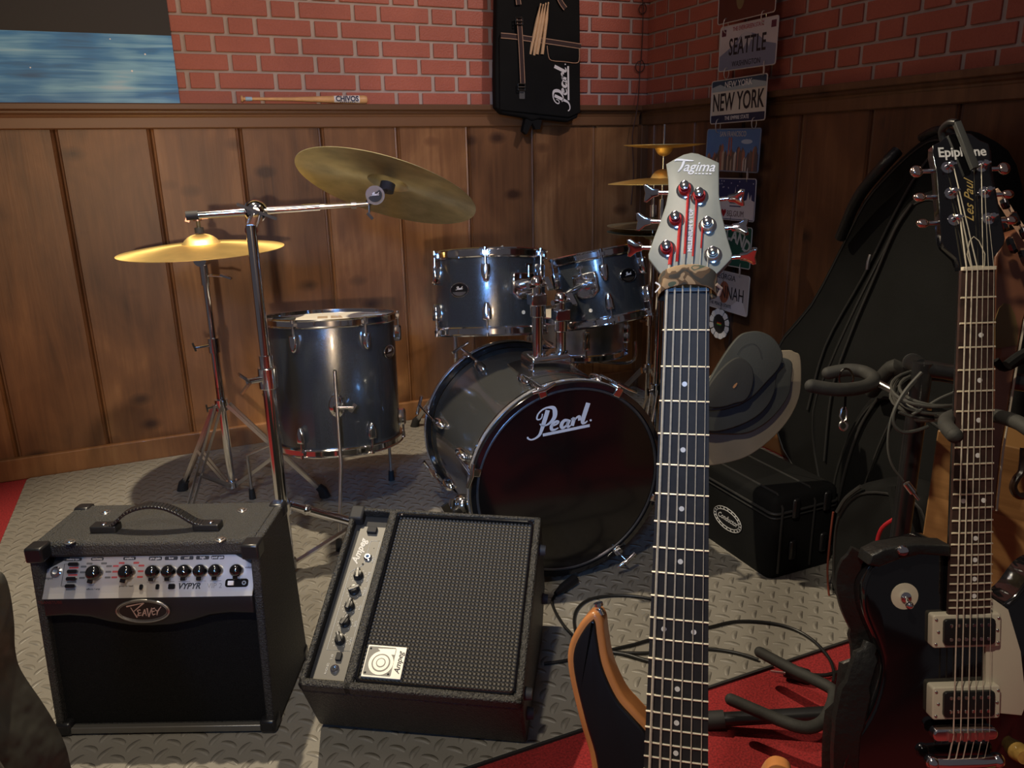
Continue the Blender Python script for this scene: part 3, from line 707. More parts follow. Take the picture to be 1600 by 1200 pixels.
# tom mount on the shell top
mp = V((.885, 1.84, .545)); MX = KX
b = MB(frame((mp.x-.01, mp.y-.02, .525), KX, (.0691, .9976, 0)))
n_ = 14
for sgn in (0,):
    arc = []
    for i in range(n_+1):
        t = R(-27+54*i/n_); arc.append(((RK-.010)*math.sin(t), (RK-.010)*math.cos(t)-(RK-.016)))
Mb = frame((KC.x+.0691*.20+.0, KC.y+.9976*.20, KC.z+RK-.016), KX, (.0691, .9976, 0))
b = MB(Mb @ Matrix(((1, 0, 0, 0), (0, 0, -1, .09), (0, 1, 0, .0), (0, 0, 0, 1))))
arcp = [((RK-.009)*math.sin(R(q)), (RK-.009)*math.cos(R(q))-(RK-.016)) for q in range(-15, 34, 4)]
inn = [((RK-.017)*math.sin(R(q)), (RK-.017)*math.cos(R(q))-(RK-.016)) for q in range(33, -16, -4)]
b.prism(arcp+inn, .0, .16)
mb_ = b.build('mount_plate', CHROME, k, bevel=.002)
b = MB(Mb)
b.prism([(-.045, -.055), (.066, -.055), (.066, .035), (-.045, .035)], .000, .046, inset=.014); b.build('mount_block', CHROME, mb_, bevel=.003)
P1 = V((.842, 1.805, .56)); P2 = V((.926, 1.835, .56))
def tube_post(nm, p, top, brk, ang_pt):
    b = MB(); b.cyl(p-V((0, 0, .01)), top, .0135, n=20); b.cyl(p-V((0, 0, .0)), p+V((0, 0, .022)), .019, n=20); po = b.build(nm, CHROME, k)
    b = MB(frame(top, KX, (.0691, .9976, 0))); b.cyl((0, 0, -.045), (0, 0, -.012), .018, n=24); b.box((-.021, -.020, -.014), (.021, .020, .016)); b.cyl((0, 0, .010), (0, 0, .045), .0125, n=20); b.sphere((0, 0, .045), .0165); b.build('post_clamp', CHROME, po, bevel=.003)
    s_ = top+V((0, 0, .045)); b = MB(); b.tube([s_, s_.lerp(brk, .5), brk], .011, 16, smooth=4); b.cyl(s_+V((-.03, -.012, -.008)), s_+V((.03, .012, -.008)), .007, n=12)
    b.bar(s_+V((.03, -.022, -.018)), s_+V((.034, .018, .006)), .014, .007); b.build('tom_arm', CHROME, po); return po
# rack toms
t1 = AT(765, 402, d=2.27); vd = V((t1.x, t1.y, 0)).normalized(); rt = V((vd.y, -vd.x, 0)); n1 = (V((0, 0, 1))+vd*math.tan(R(12))).normalized()
tm1, TM1 = drum('rack_tom', 'larger left rack tom in charcoal sparkle mounted above the bass drum', t1, n1, .162, .212, [-66, -4, 57, 117, 177, 237], [(-32, -.098)])
t2 = AT(930, 400, d=2.38); n2 = (V((0, 0, 1))+vd*math.tan(R(10))-rt*.165).normalized()
tm2, TM2 = drum('rack_tom', 'smaller right rack tom in charcoal sparkle, tilted, next to the bass neck', t2, n2, .138, .192, [-64, 7, 67, 127, 187, 247], [(38, -.075)])
def bracket(t, M, r, a, z):
    N = M @ Matrix.Rotation(R(a), 4, 'Z') @ Matrix.Translation((0, -r+.002, z)) @ Matrix(((1, 0, 0, 0), (0, 0, -1, 0), (0, 1, 0, 0), (0, 0, 0, 1)))
    b = MB(N); b.prism([(-.034, .034), (.034, .034), (.038, .02), (.038, -.022), (.018, -.040), (-.018, -.040), (-.038, -.022), (-.038, .02)], -.004, .010, inset=.006); o = b.build('tom_bracket', CHROME, t)
    b = MB(N); b.cyl((0, 0, .008), (0, 0, .045), .017, n=24); b.cyl((0, .02, .03), (0, .052, .03), .0035, n=10); b.bar((-.010, .052, .03), (.010, .052, .03), .008, .005); b.build('bracket_socket', CHROME, o)
    b = MB(N); b.prism(ell(.0, -.075, .0055, .0055, 14), -.002, .002); b.build('vent_grommet', CREAM, t)
    return N @ V((0, 0, .045))
q1 = bracket(tm1, TM1, .160, 34, -.088); q2 = bracket(tm2, TM2, .136, -17, -.080)
T1 = V((P1.x, P1.y, ZAT(P1.x, P1.y, 468))); T2 = V((P2.x, P2.y, ZAT(P2.x, P2.y, 492)))
tube_post('tom_post', P1, T1, q1, T1+V((-.01, .03, .05)))
tube_post('tom_post', P2, T2, q2, T2+V((.01, .03, .05)))
# spurs
for sx, fpt in ((-1, AT(705, 835, z=0)), (1, V((1.22, 1.78, 0)))):
    c_ = KM @ V((sx*(RK-.015)*.965, -(RK-.015)*.27, -.105)); e = c_+V((sx*.050, -.02, -.005))
    b = MB(); b.sphere(c_+V((sx*.016, 0, 0)), .030, (1, 1, 1.1)); b.cyl(c_, e, .016, n=16); so = b.build('spur_bracket', CHROME, k)
    f_ = V((c_.x+sx*.11, c_.y-.05, .018))
    b = MB(); b.tube([c_+V((sx*.045, -.01, .03)), f_], .0085, 12); so2 = b.build('spur', CHROME, so)
    b = MB(); b.cyl(f_+V((0, 0, -.010)), f_+V((0, 0, .02)), .013, .010, 14); b.build('rubber_foot', BLKM, so2)
    b = MB(); b.bar(e+V((sx*.0, 0, -.02)), e+V((sx*.022, 0, .03)), .008, .02); b.bar(e, e+V((sx*.015, 0, -.035)), .008, .014); b.build('wing_bolt', CHROME, so)

# ------------------------------------------------------------------ stands
def tripod(t, hub, lo_z, hi_z, feet, wdt=.012, flat=True):
    b = MB(); b.cyl((hub.x, hub.y, lo_z-.015), (hub.x, hub.y, hi_z+.06), .0125, n=18); b.build('lower_tube', CHROME, t)
    b = MB(); b.cyl((hub.x, hub.y, lo_z-.012), (hub.x, hub.y, lo_z+.012), .018, n=20); b.build('brace_collar', CHROME, t)
    b = MB(); b.cyl((hub.x, hub.y, hi_z-.018), (hub.x, hub.y, hi_z+.018), .021, n=20); b.cyl((hub.x, hub.y, hi_z), (hub.x-.045, hub.y-.02, hi_z), .005, n=10); b.bar((hub.x-.045, hub.y-.02, hi_z-.013), (hub.x-.047, hub.y-.02, hi_z+.013), .008, .005); b.build('leg_collar', CHROME, t)
    for f in feet:
        d = V((f.x-hub.x, f.y-hub.y, 0)); L = d.length; d.normalize(); s_ = V((-d.y, d.x, 0))
        a = V((hub.x, hub.y, hi_z))+d*.022; e = V((f.x, f.y, .030)); m = a.lerp(e, .55); c = V((hub.x, hub.y, lo_z))+d*.02
        b = MB()
        for sg in (-1, 1):
            o = s_*(sg*.011)
            b.bar(a+o, e+o*.6, .0022, wdt, (0, 0, 1)); 
        lg = b.build('leg', CHROME_R, t)
        b = MB()
        for sg in (-1, 1): b.bar(c+s_*(sg*.006), m+s_*(sg*.009), .0022, wdt*.9, (0, 0, 1))
        b.build('brace', CHROME_R, lg)
        b = MB(); b.tube([e+V((0, 0, .012))-d*.008, e-V((0, 0, .0))+d*.004, V((f.x, f.y, .002))+d*.012], [.013, .016, .019], 14); b.build('rubber_foot', BLKM, lg)

def cymbal(name, lab, c, n, r, m, bell=.028, invert=False, bow=.020, group=None):
    M = zframe(c, n, V((0, -1, 0))); s = -1 if invert else 1
    prof = []
    def zf(q):
        if q < .20: return s*(bow+bell*math.sqrt(max(0, 1-(q/.21)**2)))
        return s*bow*(1-((q-.2)/.8)**1.6)
    K = 26
    for i in range(K+1): q = i/K; prof.append((max(q*r, .005), zf(q)))
    b = MB(M); low = [(a, z-s*.0016) for a, z in prof]; b.lathe(prof+low[::-1]+[prof[0]], 96)
    o = b.build(name, m); 
    # move origin to the cymbal's centre so that lathing rings stay concentric
    o.data.transform(M.inverted()); o.matrix_world = M; ORI[o.name] = M
    tag(o, lab, 'cymbal'); return o, M

def cym_mat(name, col, rough, streak=.35):
    m = bpy.data.materials.new(name); m.use_nodes = True; t = NT(m); bb = t.N['Principled BSDF']
    tc = t.n('TexCoord'); sp = t.n('SeparateXYZ'); t.l(tc.outputs['Object'], sp.inputs[0])
    rr = t.math('SQRT', t.math('ADD', t.math('MULTIPLY', sp.outputs[0], sp.outputs[0]), t.math('MULTIPLY', sp.outputs[1], sp.outputs[1])))
    w_ = t.n('TexNoise', noise_dimensions='1D', i_Scale=900.0, i_Detail=2.0); t.l(rr, w_.inputs['W'])
    n = t.n('TexNoise', i_Scale=16.0, i_Detail=5.0); t.l(tc.outputs['Object'], n.inputs['Vector'])
    dk = tuple(v*(1-streak) for v in col)
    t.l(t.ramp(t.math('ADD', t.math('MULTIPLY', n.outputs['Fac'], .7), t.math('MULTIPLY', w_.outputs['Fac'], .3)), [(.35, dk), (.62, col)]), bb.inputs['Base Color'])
    bb.inputs['Metallic'].default_value = .82; bb.inputs['Roughness'].default_value = rough; bb.inputs['Anisotropic'].default_value = .75
    tg_ = t.n('Tangent', direction_type='RADIAL', axis='Z'); t.l(tg_.outputs[0], bb.inputs['Tangent'])
    bp = t.n('Bump', i_Strength=.3, i_Distance=.0005); t.l(w_.outputs['Fac'], bp.inputs['Height']); t.l(bp.outputs[0], bb.inputs['Normal'])
    MATS[name] = m; return m
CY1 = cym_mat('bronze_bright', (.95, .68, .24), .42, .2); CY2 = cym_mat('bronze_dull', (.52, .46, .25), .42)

# left crash on its straight stand
cc = V((.079, 2.517, .838))
cr, CM = cymbal('crash_cymbal', 'bright gold crash cymbal lying flat on the leftmost chrome stand', cc, (-.02, -.005, 1), .236, CY1)
hub = V((.079, 2.595, 0))
st = thing('cymbal_stand', 'straight chrome cymbal stand with double-braced tripod, leftmost', 'stand', hub)
px_ = hub; zt = lambda y_: ZAT(hub.x, hub.y, y_)
tripod(st, hub, .055, zt(632), [AT(290, 768, z=0), AT(503, 778, z=0), V((-.085, 2.33, 0))])
b = MB(); b.cyl((hub.x, hub.y, zt(640)), (hub.x, hub.y, zt(530)), .0125, n=18); b.build('lower_tube', CHROME, st)
b = MB(); b.cyl((hub.x, hub.y, zt(550)), (hub.x, hub.y, zt(528)), .018, n=18); b.cyl((hub.x, hub.y, zt(538)), (hub.x-.055, hub.y-.02, zt(538)), .005, n=10); b.bar((hub.x-.055, hub.y-.02, zt(543)), (hub.x-.062, hub.y-.02, zt(530)), .014, .006); b.build('height_clamp', CHROME, st)
b = MB(); b.cyl((hub.x, hub.y, zt(545)), (hub.x, hub.y, zt(440)), .0095, n=18); b.build('upper_tube', CHROME, st)
tz = V((hub.x, hub.y, zt(430)))
b = MB(); b.cyl(tz-V((0, 0, .03)), tz+V((0, 0, .05)), .013, n=16); b.cyl(tz+V((-.01, -.02, .05)), tz+V((.01, .016, .05)), .021, n=24); b.cyl(tz+V((0, -.0, .0)), tz+V((.055, -.02, -.005)), .004, n=10); b.bar(tz+V((.045, -.016, .0)), tz+V((.075, -.03, -.012)), .012, .006); b.build('tilter', CHROME, st)
top_ = CM @ V((0, 0, .115)); b = MB(); b.tube([tz+V((0, 0, .05)), CM @ V((0, 0, -.02)), CM @ V((0, 0, .06)), top_], .0038, 10); b.build('cymbal_rod', CHROME, st)
b = MB(CM); b.cyl((0, 0, .051), (0, 0, .066), .013, n=20); b.build('felt_washer', BLKM, st)
b = MB(CM); b.cyl((0, 0, .066), (0, 0, .088), .006, n=14); b.build('sleeve', mat('dark_brass', (.10, .09, .05), .4), st)
b = MB(CM); b.cyl((0, 0, .086), (0, 0, .096), .012, n=14); b.bar((-.028, 0, .094), (.028, 0, .094), .010, .008); b.bar((-.030, 0, .085), (-.025, 0, .098), .010, .012); b.build('wing_nut', mat('copper_pink', (.7, .38, .30), .3, 1), st)

# boom stand with ride
RC = V((.5756, 2.2143, 1.0185)); RN = V((.4106, .2883, 1)).normalized()
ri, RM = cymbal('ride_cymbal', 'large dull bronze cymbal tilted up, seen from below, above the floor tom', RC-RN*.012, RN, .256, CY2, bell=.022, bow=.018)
for q_, (x_, y_) in enumerate(((.10, .10), (.13, .06), (.15, .03))): pass
hb = V((.178, 2.00, 0)); zt = lambda y_: ZAT(hb.x, hb.y, y_)
bs = thing('boom_stand', 'tall chrome boom stand behind the two amplifiers holding the tilted cymbal', 'stand', hb)
b = MB(); b.cyl((hb.x, hb.y, .03), (hb.x, hb.y, zt(555)), .0165, n=24); b.build('lower_tube', CHROME, bs)
b = MB(); b.cyl((hb.x, hb.y, zt(606)), (hb.x, hb.y, zt(574)), .0235, n=24); cl = b.build('height_clamp', CHROME, bs, bevel=.002)
zc = zt(590); b = MB(); b.cyl((hb.x, hb.y, zc), (hb.x-.052, hb.y-.03, zc+.004), .008, n=12); b.build('clamp_screw', CHROME, cl)
b = MB(); b.bar((hb.x-.045, hb.y-.028, zc+.002), (hb.x-.070, hb.y-.034, zc+.026), .005, .020, (0, 1, 0)); b.bar((hb.x-.045, hb.y-.028, zc+.002), (hb.x-.070, hb.y-.034, zc-.024), .005, .020, (0, 1, 0)); b.build('wing_nut', CHROME, cl)
b = MB(); b.cyl((hb.x, hb.y, zt(580)), (hb.x, hb.y, zt(352)), .0125, n=24); b.build('upper_tube', CHROME, bs)
pv = V((hb.x, hb.y, zt(330)))
bd = (AT(600, 314, d=2.14)-pv).normalized()
e0 = AT(296, 337, d=2.02); e1 = AT(575, 318, d=2.12)
pv = e0.lerp(e1, .36)
b = MB(); b.cyl((hb.x, hb.y, zt(360)), pv-V((0, 0, .012)), .015, .019, n=20); tp = b.build('boom_tilter', CHROME, bs)
fr_ = (CAM-pv).normalized()
b = MB(); b.sphere(pv, .027, (1, .8, 1)); b.lathe([(.027, -.012), (.030, -.008), (.030, .008), (.027, .012)], 32, zframe(pv, fr_)); b.cyl(pv+fr_*.018, pv+fr_*.032, .010, n=14); b.build('ratchet_disc', CHROME, tp)
pp = pv+fr_*.030; b = MB(); b.bar(pp+V((-.045, 0, .020)), pp+V((.050, 0, -.022)), .008, .014, (0, 1, 0)); b.build('wing_nut', CHROME, tp)
b = MB(); b.cyl(e0, e0.lerp(e1, .72), .0098, n=18); bm_ = b.build('boom_arm', CHROME, bs)
b = MB(); b.cyl(e0-(e1-e0).normalized()*.008, e0+(e1-e0).normalized()*.022, .0118, n=18); b.build('rubber_cap', BLKM, bm_)
b = MB(); b.cyl(e0.lerp(e1, .70), e1, .0068, n=16); b.cyl(e0.lerp(e1, .90), e0.lerp(e1, .93), .012, n=16); b.build('boom_rod', CHROME_R, bm_)
jt = AT(586, 305, d=2.12); bell_ = RM @ V((0, 0, -.004)); js = (CAM-jt).normalized()
b = MB(); b.cyl(jt-js*.014, jt+js*.018, .0255, n=28); b.tube([e1, jt], .009, 14); b.tube([jt, jt.lerp(bell_, .5), bell_], [.013, .009, .007], 14); tl = b.build('cymbal_tilter', mat('gunmetal', (.10, .09, .085), .5, .7, bump=(200, .1, .0003)), bs)
NJ = frame(jt+js*.0182, RT, UP); b = MB(NJ); b.prism(ell(0, 0, .019, .019), 0, .0012); jb = b.build('tilter_badge', BLKM, tl); pearl(sub(NJ, 0, .003, .0014), WHITE, jb, s=.13)
b = MB(); b.tube([jt+V((-.02, -.01, -.022)), jt+V((-.022, -.012, -.045))], .003, 8); b.bar(jt+V((-.028, -.012, -.045)), jt+V((-.014, -.012, -.062)), .005, .008); b.build('wing_screw', CHROME, tl)
b = MB(RM); b.cyl((0, 0, -.008), (0, 0, .016), .021, n=24); b.build('felt_washer', BLKM, bs)
# scissor tripod, low and wide
fts = [AT(463, 868, z=0), AT(615, 842, z=0), V((-.09, 2.02, 0))]
fts = [V((.53, 2.00, 0)), V((.02, 2.30, 0)), V((.0, 1.82, 0))]
hz = zt(792)
b = MB(); b.cyl((hb.x, hb.y, hz-.02), (hb.x, hb.y, hz+.014), .024, n=24); b.build('leg_collar', CHROME, bs, bevel=.002)
b = MB(); b.cyl((hb.x, hb.y, .022), (hb.x, hb.y, .048), .022, n=20); b.build('brace_collar', CHROME, bs, bevel=.002)
for f in fts:
    d = V((f.x-hb.x, f.y-hb.y, 0)).normalized(); a = V((hb.x, hb.y, hz))+d*.022; e = V((f.x, f.y, .03)); s_ = V((-d.y, d.x, 0))
    b = MB(); b.tube([a, a.lerp(e, .12), e], [.011, .0125, .0115], 14); b.sphere(a.lerp(e, .12), .015); lg = b.build('leg', CHROME, bs)
    b = MB(); b.bar(V((hb.x, hb.y, .036))+d*.02, a.lerp(e, .52), .005, .018, s_); b.build('brace', CHROME_R, lg)
    b = MB(); b.tube([e, e+d*.016-V((0, 0, .022))], [.015, .018], 14); b.build('rubber_foot', BLKM, lg)

# snare drum behind the rack toms and its stand
sc = AT(898, 492, y=2.42); sn, SM = drum('snare_drum', 'shallow chrome-hooped snare drum half hidden below the right rack tom', sc+V((0, 0, .0)), V((.03, .05, 1)), .178, .125, [-60, -24, 12, 48, 84, 120, 156, 192, 228, 264][::2], [], wrapm=CHROME_R)
ss = thing('snare_stand', 'low chrome snare stand under the half-hidden snare drum', 'stand', (sc.x, sc.y, 0))
sz = sc.z-.125-.035
tripod(ss, V((sc.x, sc.y, 0)), .06, .20, [V((sc.x-.22, sc.y+.08, 0)), V((sc.x+.2, sc.y-.12, 0)), V((sc.x+.10, sc.y+.22, 0))])
b = MB(); b.cyl((sc.x, sc.y, .2), (sc.x, sc.y, sz), .011, n=16); b.cyl((sc.x, sc.y, sz-.02), (sc.x, sc.y, sz+.005), .022, n=16); b.build('upper_tube', CHROME, ss)
for a in (200, 320, 80):
    d = V((math.cos(R(a)), math.sin(R(a)), 0)); p0 = V((sc.x, sc.y, sz)); b = MB(); b.tube([p0, p0+d*.16-V((0, 0, .008)), p0+d*.215+V((0, 0, .010)), p0+d*.218+V((0, 0, .075))], .006, 10, smooth=3); b.build('basket_arm', CHROME, ss)
def plain_stand(name, lab, hub, feet, hz, top, r=.011):
    t = thing(name, lab, 'stand', hub); tripod(t, hub, .06, hz, feet)
    b = MB(); b.cyl((hub.x, hub.y, hz), (hub.x, hub.y, top), r, n=16); b.build('upper_tube', CHROME, t); return t
# hi-hat
hc = AT(1020, 357, d=3.05); hh = plain_stand('hi_hat_stand', 'chrome hi-hat stand in the corner, its pole showing left of the bass neck', V((hc.x, hc.y, 0)), [V((hc.x-.25, hc.y+.04, 0)), V((hc.x+.16, hc.y+.18, 0)), V((hc.x+.04, hc.y-.16, 0))], .24, hc.z-.03)
zz = ZAT(hc.x, hc.y, 500); b = MB(); b.cyl((hc.x, hc.y, zz-.02), (hc.x, hc.y, zz+.02), .018, n=16); b.bar((hc.x-.045, hc.y, zz), (hc.x+.045, hc.y, zz-.006), .012, .008); b.build('height_clamp', CHROME, hh)
b = MB(); b.cyl((hc.x, hc.y, hc.z-.05), (hc.x, hc.y, hc.z+.20), .0038, n=10); b.build('pull_rod', CHROME, hh)
b = MB(); b.cyl((hc.x, hc.y, hc.z+.045), (hc.x, hc.y, hc.z+.09), .014, n=14); b.build('clutch', CHROME, hh)
b = MB(); b.bar((hc.x-.01, hc.y-.06, .04), (hc.x-.04, hc.y-.36, .012), .08, .012); b.build('foot_pedal', CHROME_R, hh)
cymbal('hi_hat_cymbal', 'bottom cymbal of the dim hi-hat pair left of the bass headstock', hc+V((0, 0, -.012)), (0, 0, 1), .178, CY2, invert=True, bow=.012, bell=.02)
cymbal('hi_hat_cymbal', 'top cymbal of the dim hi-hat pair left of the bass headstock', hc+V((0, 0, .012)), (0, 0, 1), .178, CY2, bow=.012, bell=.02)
# crash + splash pair behind the bass headstock
kc = AT(1036, 281, d=2.52); ks = plain_stand('cymbal_stand', 'chrome stand in the dark corner carrying two stacked cymbals behind the bass headstock', V((kc.x, kc.y, 0)), [V((kc.x-.16, kc.y-.16, 0)), V((kc.x+.22, kc.y-.06, 0)), V((kc.x+.02, kc.y+.17, 0))], .30, kc.z-.06)
b = MB(); b.cyl((kc.x, kc.y, kc.z-.08), (kc.x, kc.y, kc.z+.17), .0042, n=10); b.build('cymbal_rod', CHROME, ks)
cymbal('crash_cymbal', 'gold crash cymbal in the corner, edge-on, lower of the stacked two behind the headstock', kc-V((0, 0, .012)), (.02, .02, 1), .176, CY1, bow=.018)
cymbal('splash_cymbal', 'small upside-down gold cymbal, upper of the stacked two behind the headstock', kc+V((0, 0, .108)), (0, 0, 1), .128, CY1, invert=True, bow=.010, bell=.025)
# rear stand behind the toms: a leg by the skirting, a thin rod below the left tom, its tip above the tom
h4 = AT(728, 560, d=3.0); h4 = V((h4.x, 2.86, 0)); f0 = AT(652, 668, z=0)
t = thing('cymbal_stand', 'chrome stand mostly hidden behind the rack toms, one ribbed rubber foot near the skirting', 'stand', h4)
tripod(t, h4, .06, .26, [f0, V((h4.x+.24, h4.y-.12, 0)), V((h4.x+.08, 3.07, 0))], wdt=.016)
tpx = AT(786, 384, y=2.80)
b = MB(); b.tube([(h4.x, h4.y, .26), (h4.x, h4.y, .62), (tpx.x, tpx.y, tpx.z)], [.009, .007, .003], 12); b.build('upper_tube', CHROME_R, t)

# ================================================================== AMPLIFIERS
def weave_mat(name, c0, c1, scale, rough=.6, spec=.5, dist=.001, rot=0):
    m = bpy.data.materials.new(name); m.use_nodes = True; t = NT(m); bb = t.N['Principled BSDF']
    tc = t.n('TexCoord'); mp = t.n('Mapping'); mp.inputs['Rotation'].default_value = (0, 0, rot); t.l(tc.outputs['Object'], mp.inputs[0])
    sp = t.n('SeparateXYZ'); t.l(mp.outputs[0], sp.inputs[0])
    a = t.math('SINE', t.math('MULTIPLY', sp.outputs[0], scale)); c = t.math('SINE', t.math('MULTIPLY', sp.outputs[1], scale))
    h = t.math('ABSOLUTE', t.math('MULTIPLY', a, c)); n = t.n('TexNoise', i_Scale=500.0, i_Detail=2.0); t.l(tc.outputs['Object'], n.inputs['Vector'])
    f = t.math('ADD', t.math('MULTIPLY', h, .85), t.math('MULTIPLY', n.outputs['Fac'], .15))
    t.l(t.ramp(f, [(.25, c0), (.75, c1)]), bb.inputs['Base Color'])
    bb.inputs['Roughness'].default_value = rough; bb.inputs['Specular IOR Level'].default_value = spec
    bp = t.n('Bump', i_Strength=.9, i_Distance=dist); t.l(f, bp.inputs['Height']); t.l(bp.outputs[0], bb.inputs['Normal'])
    return m
def silver_panel(name, c):
    return mat(name, c, .35, .55, bump=(300, .05, .0003), var=(4, .08))
a_ = -.408; U = V((math.cos(a_), math.sin(a_), 0)); Bk = V((-U.y, U.x, 0)); PO = V((-.1371, 1.4629, .0055))
P0 = Matrix((U, Bk, V((0, 0, 1)))).transposed().to_4x4(); P0.translation = PO
PM = frame(PO, U, Bk*.0282+V((0, 0, .396)))
pa = thing('guitar_amplifier', 'black combo guitar amplifier with silver control panel and row of domed knobs, left', 'amplifier', P0)
YZ = lambda Mx: Mx @ Matrix(((0, 0, 1, 0), (1, 0, 0, 0), (0, 1, 0, 0), (0, 0, 0, 1)))   # xy of outline -> (Y,Z), extrude along X
prof = [(0, .004), (.0275, .380), (.031, .392), (.042, .400), (.212, .400), (.218, .395), (.255, .010), (.250, .004)]
b = MB(YZ(P0)); b.prism(prof, -.2165, -.200); b.build('cabinet_side', TOLEX, pa, bevel=.003)
b = MB(YZ(P0)); b.prism(prof, .200, .2165)
q = MB(YZ(P0)); q.prism([(.052, .388), (.055, .397), (.064, .400), (.214, .400), (.216, .386), (.052, .386)], -.2005, .2005)
cab = b.build('cabinet_side', TOLEX, pa, bevel=.003); q.build('cabinet_top', TOLEX, pa, bevel=.003)
q = MB(YZ(P0)); q.prism([(.002, .004), (.003, .018), (.25, .018), (.25, .004)], -.2005, .2005); q.build('cabinet_bottom', TOLEX, pa, bevel=.003)
q = MB(YZ(P0)); q.prism([(.245, .012), (.208, .390), (.214, .390), (.252, .012)], -.2005, .2005); q.build('cabinet_back', BLKM, pa)
GR = mat('fine_black_grille', (.005, .005, .005), .8, bump=(900, .6, .0015), var=(500, .9), spec=.2)
b = MB(PM); b.box((-.2005, .018, -.020), (.2005, .30, -.014)); b.build('speaker_grille', GR, pa, smooth=False)
b = MB(PM); b.box((-.2005, .005, -.012), (.2005, .019, .001)); b.build('lower_trim', silver_panel('worn_trim', (.20, .19, .17)), pa, bevel=.002)
# side front rails
lipp = [(-.2005, .303), (.2005, .303), (.2005, .262), (.155, .263), (.115, .259), (.08, .248), (.04, .240), (0, .238), (-.04, .240), (-.08, .248), (-.115, .259), (-.155, .263), (-.2005, .262)]
b = MB(PM); b.prism(lipp[::-1], -.020, .006, inset=.008); lip = b.build('lower_fascia', mat('satin_black', (.010, .010, .011), .42, bump=(60, .03, .001)), pa)
SP = silver_panel('silver_panel', (.52, .50, .49))
PP = PM @ Matrix.Translation((0, .302, .004)) @ Matrix.Rotation(R(-30), 4, 'X')       # the control panel slopes back
b = MB(PP); b.prism([(-.1995, .007), (.1995, .007), (.1995, .052), (.160, .0745), (-.158, .0745), (-.1995, .052)], -.006, 0); cp = b.build('control_panel', SP, pa, smooth=False)
b = MB(PP); v_ = [b._v(p) for p in ((-.1995, .0072, 0), (.1995, .0072, 0), (.1995, -.003, .001), (-.1995, -.003, .001))]; b.face(v_); b.build('panel_fold', SP, cp, smooth=False)
b = MB(PP); b.box((-.2005, -.004, -.012), (.2005, .086, -.0062)); b.build('panel_backing', BLK, pa)
b = MB(P0); b.box((-.2003, .050, .366), (.2003, .075, .3985)); b.build('front_roll', TOLEX, pa, bevel=.008)
DK = mat('ink_black', (.012, .012, .018), .5)
def knob(parent, Mx, x, y, z, r, h, ang, m=BLK, name='knob'):
    N = sub(Mx, x, y, z)
    b = MB(N); b.lathe([(r, 0), (r, h*.25), (r*.93, h*.6), (r*.70, h*.88), (r*.35, h), (0, h*1.02)], 28); k_ = b.build(name, m, parent)
    b = MB(N); d = V((math.sin(R(ang)), math.cos(R(ang)), 0))
    b.bar(d*r*.55+V((0, 0, h*.35)), d*r*1.32+V((0, 0, h*.28)), r*.75, h*.5); b.build('pointer', m, k_, bevel=.0015); return k_
for i, (x, r_) in enumerate(((-.105, .0150), (-.043, .0150), (.007, .0132), (.0375, .0132), (.0677, .0132), (.0978, .0132), (.127, .0132), (.167, .0125))):
    knob(cp, PP, x, .044, 0, r_, .020, 180+(12 if i < 2 else 0), GLOSSBLK)
    if 2 <= i <= 6:
        b = MB(PP); b.prism(rrect(x-.0125, .0660, x+.0125, .0730, .002), 0, .0007); l_ = b.build('label_pill', DK, cp, smooth=False)
        text('lettering', ['pre gain', 'low', 'mid', 'high', 'post gain'][i-2], .0062, sub(PP, x, .0697, .0009), WHITE, l_)
        b = MB(PP); b.ribbon([(x-.011, .0258), (x+.011, .0258)], .0006, .0005); b.build('scale_line', DK, cp, smooth=False)
    if i < 2:
        for s_ in (-1, 1):
            for kk in range(4):
                if kk == 0: xx, yy = x+s_*.014, .0620
                else: xx, yy = x+s_*.0245, .0565-.0105*(kk-1)
                b = MB(PP); b.prism(rrect(xx-.0055, yy-.0018, xx+.0055, yy+.0018, .0012), 0, .0006)
                b.build('preset_mark', mat('mark_grey', (.10, .10, .10), .5) if i == 0 else mat('mark_red', (.35, .05, .05), .5), cp, smooth=False)
for x, w_, s_ in ((-.152, .034, 'inst/amp type'), (-.105, .024, 'inst/stomp'), (-.043, .024, 'amplifiers')):
    b = MB(PP); b.prism(rrect(x-w_/2, .0675, x+w_/2, .0735, .002), 0, .0007); l_ = b.build('label_pill', DK, cp, smooth=False)
    text('lettering', s_, .0052, sub(PP, x, .0707, .0009), WHITE, l_, sx=.85)
b = MB(sub(PP, -.180, .0470, 0)); b.lathe([(.0105, 0), (.0105, .003), (.008, .004), (.008, .007), (.0045, .007), (.0045, -.002), (0, -.002)], 24); b.build('input_jack', CHROME, cp)
text('lettering', 'input', .007, sub(PP, -.1925, .0360, .0003), DK, cp)
for i in range(4):
    y_ = .0610-.0135*i; x_ = -.148
    b = MB(PP); b.prism(rrect(x_-.010, y_-.0035, x_+.010, y_+.0035, .003), 0, .006); o = b.build('push_button', GLOSSBLK, cp, bevel=.001)
    b = MB(PP); b.prism(rrect(x_-.009, y_-.0078, x_+.009, y_-.0048, .001), 0, .0006); b.build('indicator', mat('led_red', (.55, .06, .05), .4) if i in (0, 1) else mat('mark_grey', (.10, .10, .10), .5), cp, smooth=False)
b = MB(PP); b.tube([(-.160, .062, .0005), (-.167, .062, .0005), (-.167, .021, .0005), (-.160, .021, .0005)], .0005, 5); b.build('bracket_line', DK, cp)
b = MB(PP); b.prism(rrect(.146, .0135, .190, .0290, .005), 0, .0015); sw = b.build('switch_plate', GLOSSBLK, cp)
b = MB(PP); b.prism(rrect(.152, .0170, .163, .0250, .001), .0015, .0045); b.build('rocker_switch', WHITE, sw)
b = MB(sub(PP, .182, .0212, .0015)); b.lathe([(.004, 0), (.004, .001), (.002, .001), (.002, 0)], 16); b.build('usb_socket', CHROME_R, sw)
